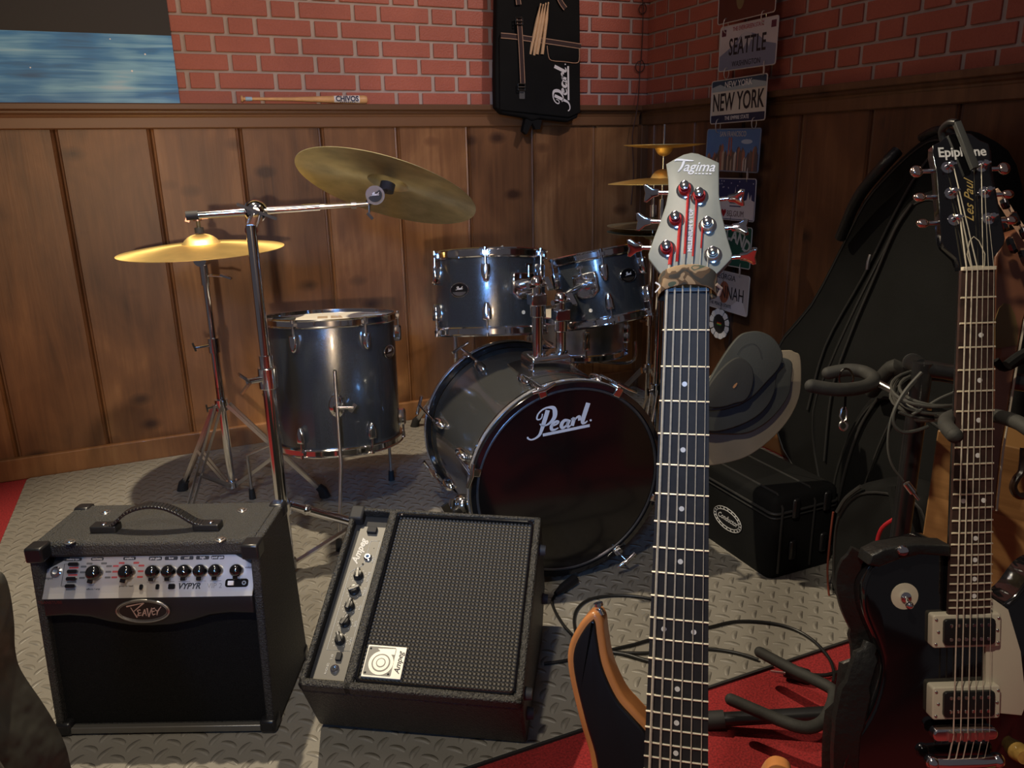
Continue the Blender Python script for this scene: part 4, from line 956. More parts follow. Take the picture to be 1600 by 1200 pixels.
for x, s_ in ((-.013, 0), (.018, 0), (.045, 1)):
    b = MB(PP); b.prism(rrect(x-.0035-.003*s_, .0115, x+.0035+.003*s_, .0215, .0025), 0, .003); b.build('small_button', GLOSSBLK, cp)
text('lettering', 'VYPYR', .0155, sub(PP, .077, .0165, .0003), DK, cp, bold=.03, shear=.25, sx=.95)
text('lettering', 'VIP 2', .0135, sub(PP, .126, .0165, .0003), mat('ink_grey', (.25, .24, .24), .4), cp, sx=1.0)
text('lettering', 'volume', .006, sub(PP, .190, .050, .0003), DK, cp)
text('lettering', 'effects / amp', .0050, sub(PP, -.105, .0145, .0003), DK, cp); text('lettering', 'press to load', .0050, sub(PP, -.043, .0190, .0003), DK, cp)
text('lettering', 'TRANSTUBE', .0085, sub(PM, -.185, .293, .0066), mat('ink_dim_red', (.10, .015, .012), .5), lip)
# oval badge
N = sub(PM, -.010, .2735, .0075)
b = MB(N); b.prism(ell(0, 0, .050, .0225), -.006, .001); bd_ = b.build('badge', MATS['satin_black'], lip)
for rx, ry, rr in ((.050, .0225, .0020), (.046, .0190, .0006)):
    b = MB(N); b.tube([(x, y, .001) for x, y in ell(0, 0, rx, ry, 40)], rr, 8, closed=True); b.build('badge_ring', mat('brushed_badge', (.45, .43, .41), .3, .9, var=(50, .1)), bd_)
def zig(M, pts, wd, nm, m, parent):
    b = MB(M)
    for p in pts:
        for (x0_, y0_), (x1_, y1_) in zip(p, p[1:]):
            d = V((x1_-x0_, y1_-y0_)).normalized(); nn_ = V((-d.y, d.x))*wd/2
            b.face([b._v((x0_+nn_.x, y0_+nn_.y, .0018)), b._v((x0_-nn_.x, y0_-nn_.y, .0018)), b._v((x1_-nn_.x*.5, y1_-nn_.y*.5, .0018)), b._v((x1_+nn_.x*.5, y1_+nn_.y*.5, .0018))])
    return b.build(nm, m, parent, smooth=False)
zig(N, [[(-.012, -.013), (-.022, .008)], [(-.030, .010), (.004, .017), (-.018, -.001)], [(-.004, .003), (-.010, .002), (-.008, -.004), (-.003, -.003)], [(-.008, -.004), (-.011, -.009), (-.004, -.008)],
 [(-.002, -.010), (.004, .004), (.006, -.010)], [(.000, -.005), (.006, -.004)], [(.009, .006), (.010, -.012), (.018, .007)], [(.024, .006), (.017, .004), (.018, -.008), (.024, -.006)], [(.018, -.001), (.023, 0)], [(.024, .003), (.028, -.001), (.036, .009)], [(.028, -.001), (.026, -.009)]], .0028, 'lettering', mat('badge_silver', (.6, .58, .56), .3, .6, var=(60, .05)), bd_)
# handle, screws, corners
b = MB(P0)
for s_ in (-1, 1):
    b = MB(P0); b.prism(rrect(s_*.100-.028, .085, s_*.100+.024, .112, .004), .400, .413); hb_ = b.build('handle_base', BLK, pa, bevel=.002)
hp = [(-.105, .098, .409), (-.085, .098, .414), (-.055, .098, .438), (-.02, .098, .450), (.015, .098, .449), (.045, .098, .436), (.075, .098, .415), (.10, .098, .409)]
P = smooth_path(hp, 5); b = MB(P0); L0 = []
for p, q in zip(P, P[1:]): b.bar(p, q+(q-p)*.08, .022, .006, (0, 0, 1))
b.build('handle', BLK, pa, bevel=.0015)
for x, y in ((-.105, .098), (.105, .098)):
    b = MB(P0); b.sphere((x, y, .4135), .006, (1, 1, .4)); b.build('screw', CHROME, hb_)
for x, y in ((-.143, .178), (.139, .176), (-.147, .050), (.139, .050)):
    b = MB(P0 @ Matrix.Translation((x, y, .400))); b.lathe([(.0105, 0), (.0100, .0015), (.007, .002), (.006, .004), (0, .005)], 20); b.build('top_screw', CHROME_R, pa)
for s_ in (-1, 1):
    b = MB(P0)
    x0_, x1_ = (s_*.2195, s_*.186) if s_ > 0 else (-.2195, -.186)
    b.box((min(x0_, x1_), .020, .372), (max(x0_, x1_), .056, .4025)); b.build('corner_protector', BLK, pa, bevel=.004)
    b = MB(P0); b.box((min(x0_, x1_), .190, .372), (max(x0_, x1_), .2225, .4035)); b.build('corner_protector', BLK, pa, bevel=.007)
    b = MB(P0); b.box((min(x0_, x1_), -.003, .000), (max(x0_, x1_), .035, .030)); b.build('corner_protector', BLK, pa, bevel=.007)
    b = MB(P0); b.box((min(x0_, x1_), .225, .000), (max(x0_, x1_), .257, .030)); b.build('corner_protector', BLK, pa, bevel=.007)
    for y in (.03, .22): 
        b = MB(P0); b.cyl((s_*.17, y, -.0050), (s_*.17, y, .006), .014, n=16); b.build('rubber_foot', BLKM, pa)

# tilt-back bass amplifier
AF = frame((.2837, 1.1766, .1665), (.8614, -.5075, -.0202), (.4579, .7588, .4633))
aa = thing('bass_amplifier', 'black bass amplifier laid back like a floor wedge, textured grille facing up', 'amplifier', Matrix.Translation((.36, 1.32, 0)))
TOL2 = mat('coarse_tolex', (.030, .028, .024), .42, 0, bump=(270, 1.0, .0045), var=(260, .8))
b = MB(YZ(AF)); b.prism([(0, -.022), (.4056, -.022), (.4056, -.27), (.30, -.332), (.0, -.177)], -.208, .208); b.build('cabinet', TOL2, aa, bevel=.006)
b = MB(AF)
for lo, hi in (((-.208, 0), (-.1965, .4056)), ((-.124, 0), (-.106, .4056)), ((.1935, 0), (.208, .4056)), ((-.208, .3955), (.208, .4056)), ((-.208, 0), (.208, .0155))):
    b.box((lo[0], lo[1], -.024), (hi[0], hi[1], 0))
b.build('front_frame', TOL2, aa, bevel=.004)
GR2 = weave_mat('basket_weave_grille', (.006, .0055, .005), (.085, .076, .064), 400, .5, dist=.003)
b = MB(AF); b.box((-.106, .0155, -.024), (.1935, .3955, -.008)); gr = b.build('speaker_grille', GR2, aa, smooth=False)
gr.data.transform(AF.inverted() @ ORI[gr.name]); gr.matrix_local = ORI[gr.name].inverted() @ AF; ORI[gr.name] = AF
b = MB(AF); b.tube([(x, y, -.003) for x, y in rrect(-.1035, .018, .191, .393, .012)], .0032, 8, closed=True); b.build('grille_piping', GLOSSBLK, aa)
PG = mat('grey_panel', (.13, .122, .105), .5, .15, bump=(300, .05, .0003), var=(4, .08))
b = MB(AF); b.box((-.1965, .0155, -.024), (-.124, .3955, -.0215)); b.build('recess', BLKM, aa, smooth=False)
b = MB(AF); b.prism([(-.1880, .0155), (-.124, .0155), (-.124, .3660), (-.178, .3660), (-.183, .361)], -.0225, -.017); p2 = b.build('control_panel', PG, aa, smooth=False)
TK = mat('panel_white', (.60, .58, .52), .5, var=(30, .05))
for i, y in enumerate((.243, .208, .1725, .137, .100)):
    N = sub(AF, -.157, y, -.017); ang = [-8, 62, 6, 24, -28][i]
    b = MB(N); b.lathe([(.0105, 0), (.0105, .004), (.008, .006), (.0075, .014), (0, .015)], 20); kb = b.build('knob', BLK, p2)
    d = V((math.sin(R(ang)), math.cos(R(ang)), 0)); b = MB(N); b.bar(-d*.011+V((0, 0, .009)), d*.0125+V((0, 0, .009)), .008, .013); b.build('pointer', BLK, kb, bevel=.0015)
    b = MB(N); b.bar(d*.005+V((0, 0, .0158)), d*.012+V((0, 0, .0158)), .0012, .0006); b.build('pointer_line', TK, kb)
    b = MB(N)
    for q in range(11):
        t = R(-140+28*q); b.prism(ell(.0148*math.sin(t), .0148*math.cos(t), .0009, .0009, 6), 0, .0004)
    b.build('dial_marks', TK, p2, smooth=False)
    text('lettering', ['VOLUME', 'TREBLE', 'MID', 'BASS', 'GAIN'][i][:6], .0062, sub(AF, -.1362, y, -.0166, R(90)), TK, p2)
b = MB(AF)
bp_ = [(-.178, .080), (-.132, .080), (-.132, .331), (-.150, .331), (-.153, .327), (-.153, .274), (-.159, .266), (-.170, .258), (-.178, .250)]
b.tube([(x, y, -.0167) for x, y in bp_], .0005, 5, closed=True); b.build('panel_outline', TK, p2)
text('lettering', 'Ampeg', .021, sub(AF, -.171, .302, -.0166, R(84)), TK, p2, bold=.03, shear=.4)
for x, y in ((-.1485, .288), (-.1515, .0425)):
    b = MB(sub(AF, x, y, -.017)); b.lathe([(.0085, 0), (.0085, .003), (.006, .004), (.006, .007), (.0038, .007), (.0038, 0), (0, 0)], 20); b.build('jack_socket', CHROME, p2)
text('lettering', 'PHONES', .0058, sub(AF, -.167, .0425, -.0166, R(90)), TK, p2); text('lettering', 'INPUT', .0058, sub(AF, -.1365, .285, -.0166, R(90)), TK, p2); text('lettering', '0 dB', .0058, sub(AF, -.164, .066, -.0166, R(90)), TK, p2)
b = MB(AF); b.box((-.1655, .3475, -.018), (-.1445, .3625, -.009)); b.build('power_switch', BLKM, p2, bevel=.0015)
b = MB(AF); b.box((-.1555, .0585, -.018), (-.1445, .0745, -.011)); b.build('pad_switch', BLKM, p2, bevel=.0015)
b = MB(AF); b.prism(ell(-.1555, .272, .002, .002, 10), -.017, -.0155); b.prism(ell(-.1420, .313, .0012, .0012, 10), -.017, -.016); b.build('indicator', GLOSSBLK, p2)
# logo plate
b = MB(AF); b.prism(rrect(-.0945, .026, -.0195, .0892, .0015), -.008, -.001); lgp = b.build('logo_plate', mat('plate_silver', (.66, .64, .58), .4, .3, var=(50, .04)), gr, bevel=.0008)
GY = mat('logo_grey', (.22, .21, .18), .5, var=(40, .05))
b = MB(AF); b.prism(rrect(-.0922, .0300, -.0392, .0860, .003), -.001, -.0005); b.build('logo_field', GY, lgp, smooth=False)
WH = MATS['plate_silver']; cx_, cy_ = -.0625, .0545
for rr, z1_, m_ in ((.0235, -.0001, WH), (.0175, .0002, GY), (.0150, .0005, WH), (.0090, .0008, GY), (.0072, .0011, WH)):
    b = MB(AF); b.prism(ell(cx_, cy_, rr, rr, 36), -.0008, z1_); b.build('logo_ring', m_, lgp, smooth=False)
b = MB(AF); b.prism([(cx_+.006, cy_+.0175), (cx_+.0225, cy_+.0175), (cx_+.0225, cy_+.029), (cx_-.012, cy_+.0275), (cx_-.006, cy_+.0225)], -.0008, -.0002); b.build('logo_ring', WH, lgp, smooth=False)
text('lettering', 'Ampeg', .0150, sub(AF, -.0290, .0575, -.0006, R(90)), DK, lgp, shear=.35, bold=.01)
for x, y in ((-.088, .0815), (-.088, .034), (-.044, .034)):
    b = MB(AF); b.sphere((x, y, -.0006), .0022, (1, 1, .5), 8); b.build('screw', BLKM, lgp)
for y, z_ in ((.345, -.035), (.035, -.035), (.035, -.12), (.345, -.23)):
    b = MB(AF); b.cyl((.2075, y, z_), (.221, y, z_), .0125, .0105, 20); b.build('rubber_foot', mat('grey_rubber', (.05, .05, .052), .6, var=(40, .1)), aa)
b = MB(AF); b.box((-.2115, .372, -.030), (-.180, .409, .0025)); b.build('corner_protector', BLKM, aa, bevel=.005)

# ================================================================== GUITARS
def offs(pts, d):
    n = len(pts); ar = sum(pts[i-1][0]*pts[i][1]-pts[i][0]*pts[i-1][1] for i in range(n)); sg = 1 if ar > 0 else -1; o = []
    for i in range(n):
        a, b_, c = V(pts[i-1]), V(pts[i]), V(pts[(i+1) % n]); e1 = (b_-a).normalized(); e2 = (c-b_).normalized()
        m = V((e1.y+e2.y, -e1.x-e2.x)).normalized(); o.append((b_.x-m.x*d*sg, b_.y-m.y*d*sg))
    if d < .002: return o
    def dist(p):
        best = 9
        for i in range(n):
            a, c = V(pts[i-1]), V(pts[i]); e = c-a; t = max(0, min(1, (V(p)-a).dot(e)/max(e.length_squared, 1e-12))); best = min(best, (a+e*t-V(p)).length)
        return best
    return [p for p in o if dist(p) > abs(d)*.97]
def smooth2(pts, n=5): return [(p.x, p.y) for p in smooth_path([(a, b_, 0) for a, b_ in pts], n, True)]
def fret(S_, n): return S_*(1-2**(-n/12))
EBONY = mat('ebony', (.016, .015, .017), .6, bump=(200, .15, .0004), var=(60, .3))
ROSE = mat('rosewood', (.040, .018, .014), .55, bump=(200, .15, .0004), var=(70, .4))
NICKEL = mat('fret_nickel', (.85, .78, .60), .42, .45, var=(50, .05)); STRING = mat('string_steel', (.80, .74, .60), .40, .5, var=(200, .1))
PEARLD = mat('inlay_pearl', (.80, .80, .80), .25, var=(90, .1))
def neck(t, M, S_, wn, nf, y_end, mboard, mneck, gauges, spn, spb, dots, wfun, thick=.021, y_bridge=None, crown=.0):
    yb2 = -y_end
    b = MB(M); k = 14
    for (y0_, y1_) in ((0.0, yb2),):
        A = []
        for y in (y0_, y1_):
            w2 = wfun(-y)/2
            A.append([b._v((x*w2, y, zz_)) for x, zz_ in ((-1, -.0065), (-1, -.001), (-.6, 0), (0, .0006), (.6, 0), (1, -.001), (1, -.0065))])
        n = len(A[0])
        for i in range(n): b.face([A[0][i], A[0][(i+1) % n], A[1][(i+1) % n], A[1][i]])
        b.face(A[0]); b.face(A[1][::-1])
    fb = b.build('fingerboard', mboard, t)
    b = MB(M); A = []
    for y in (0.004, -.25, -y_end*.72, -y_end*.82):
        w2 = wfun(-y)/2*.985; th = thick+(0.004 if y < -.2 else 0)
        A.append([b._v((w2*math.cos(R(180+q*15)), y, -.0062+th*math.sin(R(180+q*15)))) for q in range(13)])
    for P_, Q_ in zip(A, A[1:]):
        for i in range(12): b.face([P_[i], P_[i+1], Q_[i+1], Q_[i]])
        b.face([P_[-1], P_[0], Q_[0], Q_[-1]])
    b.face(A[0]); b.face(A[-1][::-1]); b.build('neck_shaft', mneck, t)
    for f in range(1, nf+1):
        y = -fret(S_, f); w2 = wfun(-y)/2
        b = MB(M); b.tube([(-w2-.0004, y, .0002), (-w2*.5, y, .0011), (0, y, .0013), (w2*.5, y, .0011), (w2+.0004, y, .0002)], .0013, 8); b.build('fret', NICKEL, fb)
    for f, xs in dots:
        y = -(fret(S_, f-1)+fret(S_, f))/2
        for x in xs:
            b = MB(M); b.prism(ell(x, y, .0032, .0032, 18), .0, .0010); b.build('inlay_dot', PEARLD, fb)
    return fb
# ---- six string bass
BMt = frame((.5826, .8056, .9282), (.7779, -.6271, .0395), (.1743, .2758, .9453))
bsg = thing('bass_guitar', 'six-string bass guitar in the foreground with black top, orange wood edge and grey headstock', 'guitar', Matrix.Translation((.43, .56, 0)))
WOODE = mat('orange_wood', (.50, .20, .065), .3, var=(14, .22), coat=.4, bump=(60, .05, .0005))
bo_ = [(-.010, -.585), (-.028, -.549), (-.050, -.527), (-.0688, -.508), (-.0860, -.474), (-.0935, -.440), (-.0975, -.418), (-.1080, -.4095), (-.1240, -.424), (-.1390, -.456), (-.1385, -.49), (-.122, -.55), (-.106, -.60), (-.103, -.66), (-.12, -.73), (-.155, -.81), (-.165, -.87), (-.14, -.93), (-.08, -.955), (0, -.96), (.08, -.955), (.14, -.93), (.165, -.87), (.16, -.80), (.135, -.72), (.13, -.68), (.140, -.62), (.136, -.582), (.121, -.5730), (.107, -.5800), (.094, -.605), (.076, -.625), (.055, -.652), (.032, -.655), (.010, -.630)]
bo2 = smooth2(bo_, 5)
b = MB(BMt); b.prism(bo2, -.050, -.010, inset=.006); bb_ = b.build('body', WOODE, bsg)
b = MB(BMt); b.prism(offs(bo2, .0085), -.030, -.005, inset=.004); b.build('black_top', mat('satin_black_top', (.008, .007, .009), .3, coat=.15, var=(20, .1)), bb_)
wb = lambda y: .0548+.0215*min(y/.575, 1.25)
neck(bsg, BMt, .864, .0548, 24, .665, EBONY, mat('neck_maple', (.10, .055, .03), .4, var=(20, .2)), None, None, None, [(3, (0,)), (5, (0,)), (7, (0,)), (9, (0,)), (12, (-.018, .018)), (15, (0,)), (17, (0,)), (19, (0,)), (21, (0,)), (24, (-.02, .02))], wb)
b = MB(BMt); b.box((-.0275, -.001, -.004), (.0275, .005, .0030)); b.build('nut', mat('black_nut', (.01, .01, .01), .4), bsg, bevel=.0008)
HT = BMt @ Matrix.Rotation(R(-8), 4, 'X')
ho = [(-.0275, .004), (-.0290, .020), (-.0380, .030), (-.0495, .046), (-.0500, .052), (-.0430, .075), (-.0365, .093), (-.0300, .115), (-.0275, .133), (-.0285, .147), (-.0318, .168), (-.0220, .1735), (-.0095, .1795), (.0000, .1812), (.0085, .1795), (.0230, .1725), (.0350, .166), (.0352, .155), (.0360, .125), (.0400, .100), (.0475, .070), (.0535, .050), (.0530, .043), (.0400, .028), (.0300, .018), (.0275, .004)]
ho = [(x, y if y < .06 else .06+(y-.06)*1.06) for x, y in ho]
b = MB(HT); b.prism(ho, -.0150, -.0035, inset=.0012)
HC = mat('headstock_grey', (.24, .245, .20), .38, bump=(40, .08, .0005), var=(30, .14)); hs = b.build('headstock', HC, bsg)
b = MB(HT); b.prism(offs(ho, .0004), -.0170, -.0125); b.build('headstock_edge', WOODE, hs)
SX = [-.0235+.0094*i for i in range(6)]
gau = [.00165, .00135, .00112, .00092, .00072, .00058]
pegs = [(-.0264, .0570, 0), (-.0168, .0945, 1), (-.0064, .1330, 2), (.0119, .1232, 3), (.0230, .0860, 4), (.0306, .0475, 5)]
REDS = mat('red_silk', (.55, .015, .012), .6, bump=(900, .4, .0004), var=(200, .2))
for px_, py_, i in pegs:
    py_ = py_*1.01 if py_ < .06 else .06+(py_-.06)*1.05
    s_ = -1 if i < 3 else 1
    N = sub(HT, px_, py_, -.0035)
    b = MB(N); b.lathe([(.0112, 0), (.0112, .0012), (.0095, .0018), (.0062, .002), (.0055, .006), (.0050, .012), (.0058, .015), (.0058, .018), (.003, .019), (0, .019)], 24); tn = b.build('tuner', CHROME, bsg)
    b = MB(N)
    for q in range(3): b.tube([(.0066*math.cos(t), .0066*math.sin(t), .004+.0022*q) for t in [2*math.pi*kk/14 for kk in range(14)]], .0013, 6, closed=True)
    b.build('string_wrap', REDS if i not in (4, 5) else STRING, tn)
    ang = {0: 172, 1: 165, 2: 165, 3: 0, 4: 2, 5: 4}[i]; edge = (.052 if s_ < 0 else .046)
    ex = {0: -.0485, 1: -.0385, 2: -.0300, 3: .0370, 4: .0425, 5: .0530}[i]
    sh = V((ex-px_, {0: .006, 1: .003, 2: .002, 3: .000, 4: .0, 5: .000}[i], -.010)); e2 = sh+V((s_*.012, .001, .0))
    b = MB(N); b.cyl((sh.x-s_*.004, sh.y, sh.z), e2, .0030, n=10); b.build('tuner_shaft', CHROME, tn)
    BN = N @ Matrix.Translation(e2) @ Matrix.Rotation(R(90 if s_ > 0 else -90), 4, 'Z') @ Matrix.Rotation(R({0: 35, 1: 25, 2: 30, 3: -60, 4: 20, 5: -55}[i]), 4, 'Y')
    b = MB(BN); pl_ = [(-.004, .002), (.004, .002), (.006, -.006), (.0120, -.014), (.0110, -.0185), (.004, -.0175), (0, -.0165), (-.004, -.0175), (-.0110, -.0185), (-.0120, -.014), (-.006, -.006)]
    b.prism(pl_, -.0028, .0028, inset=.002); b.build('tuner_button', CHROME, tn)
for i, x in enumerate(SX):
    pg = pegs[i]; sp_ = 1.28
    b = MB(BMt); yn = .003
    pgy = pg[1]*1.01 if pg[1] < .06 else .06+(pg[1]-.06)*1.05
    top = HT @ V((pg[0]+{0: .006, 1: .006, 2: .0045, 3: -.0030, 4: -.006, 5: -.006}[i], pgy, .0035)); topl = BMt.inverted() @ top
    b.tube([topl, (x*1.02, yn, .0035), (x*1.30, -.575, .0058), (x*1.42, -.84, .008)], gau[i], 8)
    st_ = b.build('string', STRING, bsg)
    if i in (0, 1, 2, 3, 4):
        e_ = V((x*1.02, yn, .0035)); fr2 = {0: .42, 1: .62, 2: .66, 3: .66, 4: .38}[i]
        b = MB(BMt); b.tube([topl, topl.lerp(e_, fr2)], gau[i]*1.45, 8); b.build('silk_wrap', REDS, st_)
b = MB(BMt); b.box((-.045, -.872, -.004), (.045, -.838, .010)); b.build('bridge', BLK, bsg, bevel=.002)
b = MB(BMt); b.box((-.05, -.735, -.004), (.05, -.700, .003)); b.build('pickup', BLK, bsg, bevel=.003)
b = MB(BMt); d_ = V((-.25, 1, .1)).normalized(); p_ = V((-.1015, -.412, -.024)); b.cyl(p_-d_*.003, p_+d_*.004, .0065, .0040, 16); b.cyl(p_+d_*.003, p_+d_*.009, .0028, n=12); b.cyl(p_+d_*.008, p_+d_*.012, .0062, n=16); b.build('strap_button', CHROME, bb_)
HW = sub(HT, .003, .1715, -.0030, R(-4))
text('lettering', 'agima', .0190, sub(HW, .0075, -.0035), WHITE, hs, bold=.012, shear=.28, sx=.92)
b = MB(HW); b.ribbon([(-.0245, .0045), (-.0200, .0062), (-.006, .0052), (.0, .0050)], [.0012, .0030, .0022, .0012], .0006); b.ribbon([(-.0120, .0048), (-.0145, -.004), (-.0185, -.0105)], [.0030, .0030, .0012], .0006); b.build('lettering', WHITE, hs, smooth=False)
b = MB(sub(HW, .014, -.0125))
for q in range(5): b.ribbon([(-.011+.0045*q, 0), (-.0080+.0045*q, 0)], .0018, .0004)
b.build('small_print', WHITE, hs, smooth=False)
text('lettering', 'MILLENIUM 6 TOP', .0072, sub(HT, .0022, .082, -.0028, R(90)), WHITE, hs, bold=.035, spacing=1.0)
# camouflage string damper around the neck at the nut
def camo():
    m = bpy.data.materials.new('camouflage_cloth'); m.use_nodes = True; t = NT(m); bb = t.N['Principled BSDF']
    tc = t.n('TexCoord'); n = t.n('TexNoise', i_Scale=42.0, i_Detail=1.0, i_Distortion=.8); t.l(tc.outputs['Object'], n.inputs['Vector'])
    o = t.ramp(n.outputs['Fac'], [(0, (.055, .045, .03)), (.42, (.13, .075, .035)), (.50, (.40, .26, .13)), (.62, (.10, .12, .07)), (.68, (.40, .26, .13))])
    t.N[-1].color_ramp.interpolation = 'CONSTANT'; t.l(o, bb.inputs['Base Color']); bb.inputs['Roughness'].default_value = .85; return m
fwp = thing('string_damper', 'camouflage cloth string damper strapped round the bass neck below the headstock', 'string damper', BMt @ Matrix.Translation((0, .008, -.02)))
b = MB(BMt); secs = []
PS = [(-.0375, -.0125, -.010), (-.0345, -.0050, -.002), (-.027, .0, .006), (-.014, .0035, .0095), (0, .0050, .0105), (.014, .0045, .0100), (.027, .0015, .007), (.0345, -.003, -.001), (.0375, -.008, -.010), (.034, -.008, -.030), (.0, -.008, -.036), (-.034, -.010, -.030)]
n = len(PS); 
for (x, yo, z) in PS: secs.append([b._v((x, yo+yy+.007, z+zz_)) for yy, zz_ in ((-.0055, -.0012), (-.0055, .0012), (.0020, .0030), (.013, .0034), (.0215, .0016), (.0215, -.0012))])
for i in range(n):
    A, B_ = secs[i], secs[(i+1) % n]
    for j in range(6): b.face([A[j], A[(j+1) % 6], B_[(j+1) % 6], B_[j]])
b.build('cloth_band', camo(), fwp, sub=1)
b = MB(BMt @ Matrix.Translation((-.0335, .0045, .0055)) @ Matrix.Rotation(R(-35), 4, 'Y')); b.ribbon([(-.0035, .0065), (.0040, .0010), (-.0035, -.0060)], .0020, .0035); b.build('white_chevron', WHITE, fwp)
b = MB(BMt); b.tube([(.036, .008, .003), (.0415, .004, -.002), (.0385, -.004, -.008)], .0022, 8); b.build('buckle_loop', mat('tan_loop', (.45, .33, .24), .5), fwp)

# ---- black single-cut electric guitar
LM = frame((.9546, .6915, .9415), (.9191, -.3939, .0132), (.0623, .1783, .982))
eg = thing('electric_guitar', 'glossy black single-cutaway electric guitar with cream pickguard, hanging at the right', 'guitar', Matrix.Translation((.92, .60, .13)))
lo_ = smooth2([(-.026, -.372), (-.070, -.370), (-.113, -.383), (-.136, -.415), (-.137, -.458), (-.117, -.512), (-.112, -.545), (-.126, -.60), (-.156, -.655), (-.167, -.71), (-.155, -.77), (-.11, -.812), (0, -.832), (.11, -.812), (.155, -.77), (.167, -.71), (.158, -.655), (.132, -.60), (.118, -.555), (.126, -.505), (.142, -.455), (.137, -.418), (.118, -.402), (.096, -.412), (.073, -.443), (.050, -.458), (.030, -.450)], 5)
b = MB(LM); b.prism(lo_, -.062, -.012, inset=.009); bd2 = b.build('body', GLOSSBLK, eg)
wl = lambda y: .0435+.0135*min(y/.455, 1.05)
neck(eg, LM, .6287, .0435, 22, .462, ROSE, mat('black_neck', (.01, .01, .01), .2, coat=.5), None, None, None, [(3, (.0045,)), (5, (.0045,)), (7, (.0045,)), (9, (.0045,)), (12, (-.013, .014)), (15, (.0045,)), (17, (.0045,)), (19, (.0045,)), (21, (.0045,))], wl, thick=.019)
b = MB(LM); b.box((-.0215, -.0005, -.004), (.0215, .0045, .0025)); b.build('nut', CREAM, eg, bevel=.0006)
LT = LM @ Matrix.Rotation(R(-15), 4, 'X')
hp_ = [(-.0215, .003), (-.0245, .018), (-.0385, .034), (-.0415, .042), (-.0395, .085), (-.0370, .130), (-.0390, .152), (-.0370, .163), (-.0260, .168), (-.0150, .1765), (-.0030, .1785), (.0, .1765), (.0030, .1785), (.0150, .1765), (.0260, .168), (.0370, .163), (.0390, .152), (.0370, .130), (.0395, .085), (.0415, .042), (.0385, .034), (.0245, .018), (.0215, .003)]
sy = lambda y: y if y < .07 else .07+(y-.07)*1.13
hp_ = [(x, sy(y)) for x, y in hp_]
b = MB(LT); b.prism(hp_, -.0160, -.0030, inset=.0012); hs2 = b.build('headstock', GLOSSBLK, eg)
for s_ in (-1, 1):
    for kk, y in enumerate((.0700, .1065, .1430)):
        N = sub(LT, s_*.0225, y, -.003)
        b = MB(N); b.lathe([(.0080, 0), (.0080, .001), (.006, .0015), (.0040, .002), (.0036, .010), (.0042, .012), (.003, .014), (0, .014)], 20); b.cyl((-.004, -.001, .009), (.008, .002, .009), .0016, n=8); tn = b.build('tuner', CHROME, eg)
        b = MB(N); b.cyl((s_*.012, 0, -.009), (s_*.028, 0, -.009), .0030, n=10); b.build('tuner_shaft', CHROME, tn)
        b = MB(N @ Matrix.Translation((s_*.036, 0, -.009))); b.sphere((0, 0, 0), .0085, (1.0, 1.0 if kk == 2 else .72, .62), 12); b.build('tuner_button', mat('pinkish_chrome', (.85, .66, .56), .12, 1, var=(20, .05)), tn)
        # string
        i = {(-1, 0): 0, (-1, 1): 1, (-1, 2): 2, (1, 2): 3, (1, 1): 4, (1, 0): 5}[(s_, kk)]
        xn = -.0175+.007*i; tp_ = LM.inverted() @ (LT @ V((s_*.0225-s_*.004, y, .005)))
        g_ = [.0010, .0009, .0008, .00045, .00038, .00032][i]
        b = MB(LM); b.tube([tp_, (xn, .002, .0030), (xn*1.40-.001, -.6285, .0125), (xn*1.4-.005, -.668, .008)], g_, 7); b.build('string', STRING, eg)
b = MB(LT); b.prism([(-.009, .006), (.009, .006), (.0115, .022), (.006, .040), (0, .046), (-.006, .040), (-.0115, .022)], -.003, -.0018); tc_ = b.build('truss_cover', GLOSSBLK, hs2)
b = MB(LT); b.tube([(x, y, -.0018) for x, y in [(-.009, .006), (.009, .006), (.0115, .022), (.006, .040), (0, .046), (-.006, .040), (-.0115, .022)]], .0006, 6, closed=True); b.build('cover_edge', CREAM, tc_)
SILV2 = mat('inlay_silver', (.75, .75, .75), .4, var=(60, .05)); GOLD = mat('gold_ink', (.62, .45, .16), .4, .3, var=(60, .05))
text('lettering', 'Epiphone', .0190, sub(LT, 0.0, .1640, -.0027), SILV2, hs2, bold=.018, sx=.92, spacing=.98)
text('lettering', 'Les Paul', .0170, sub(LT, .0010, .0950, -.0027, R(84)), GOLD, hs2, shear=.5, sx=1.02)
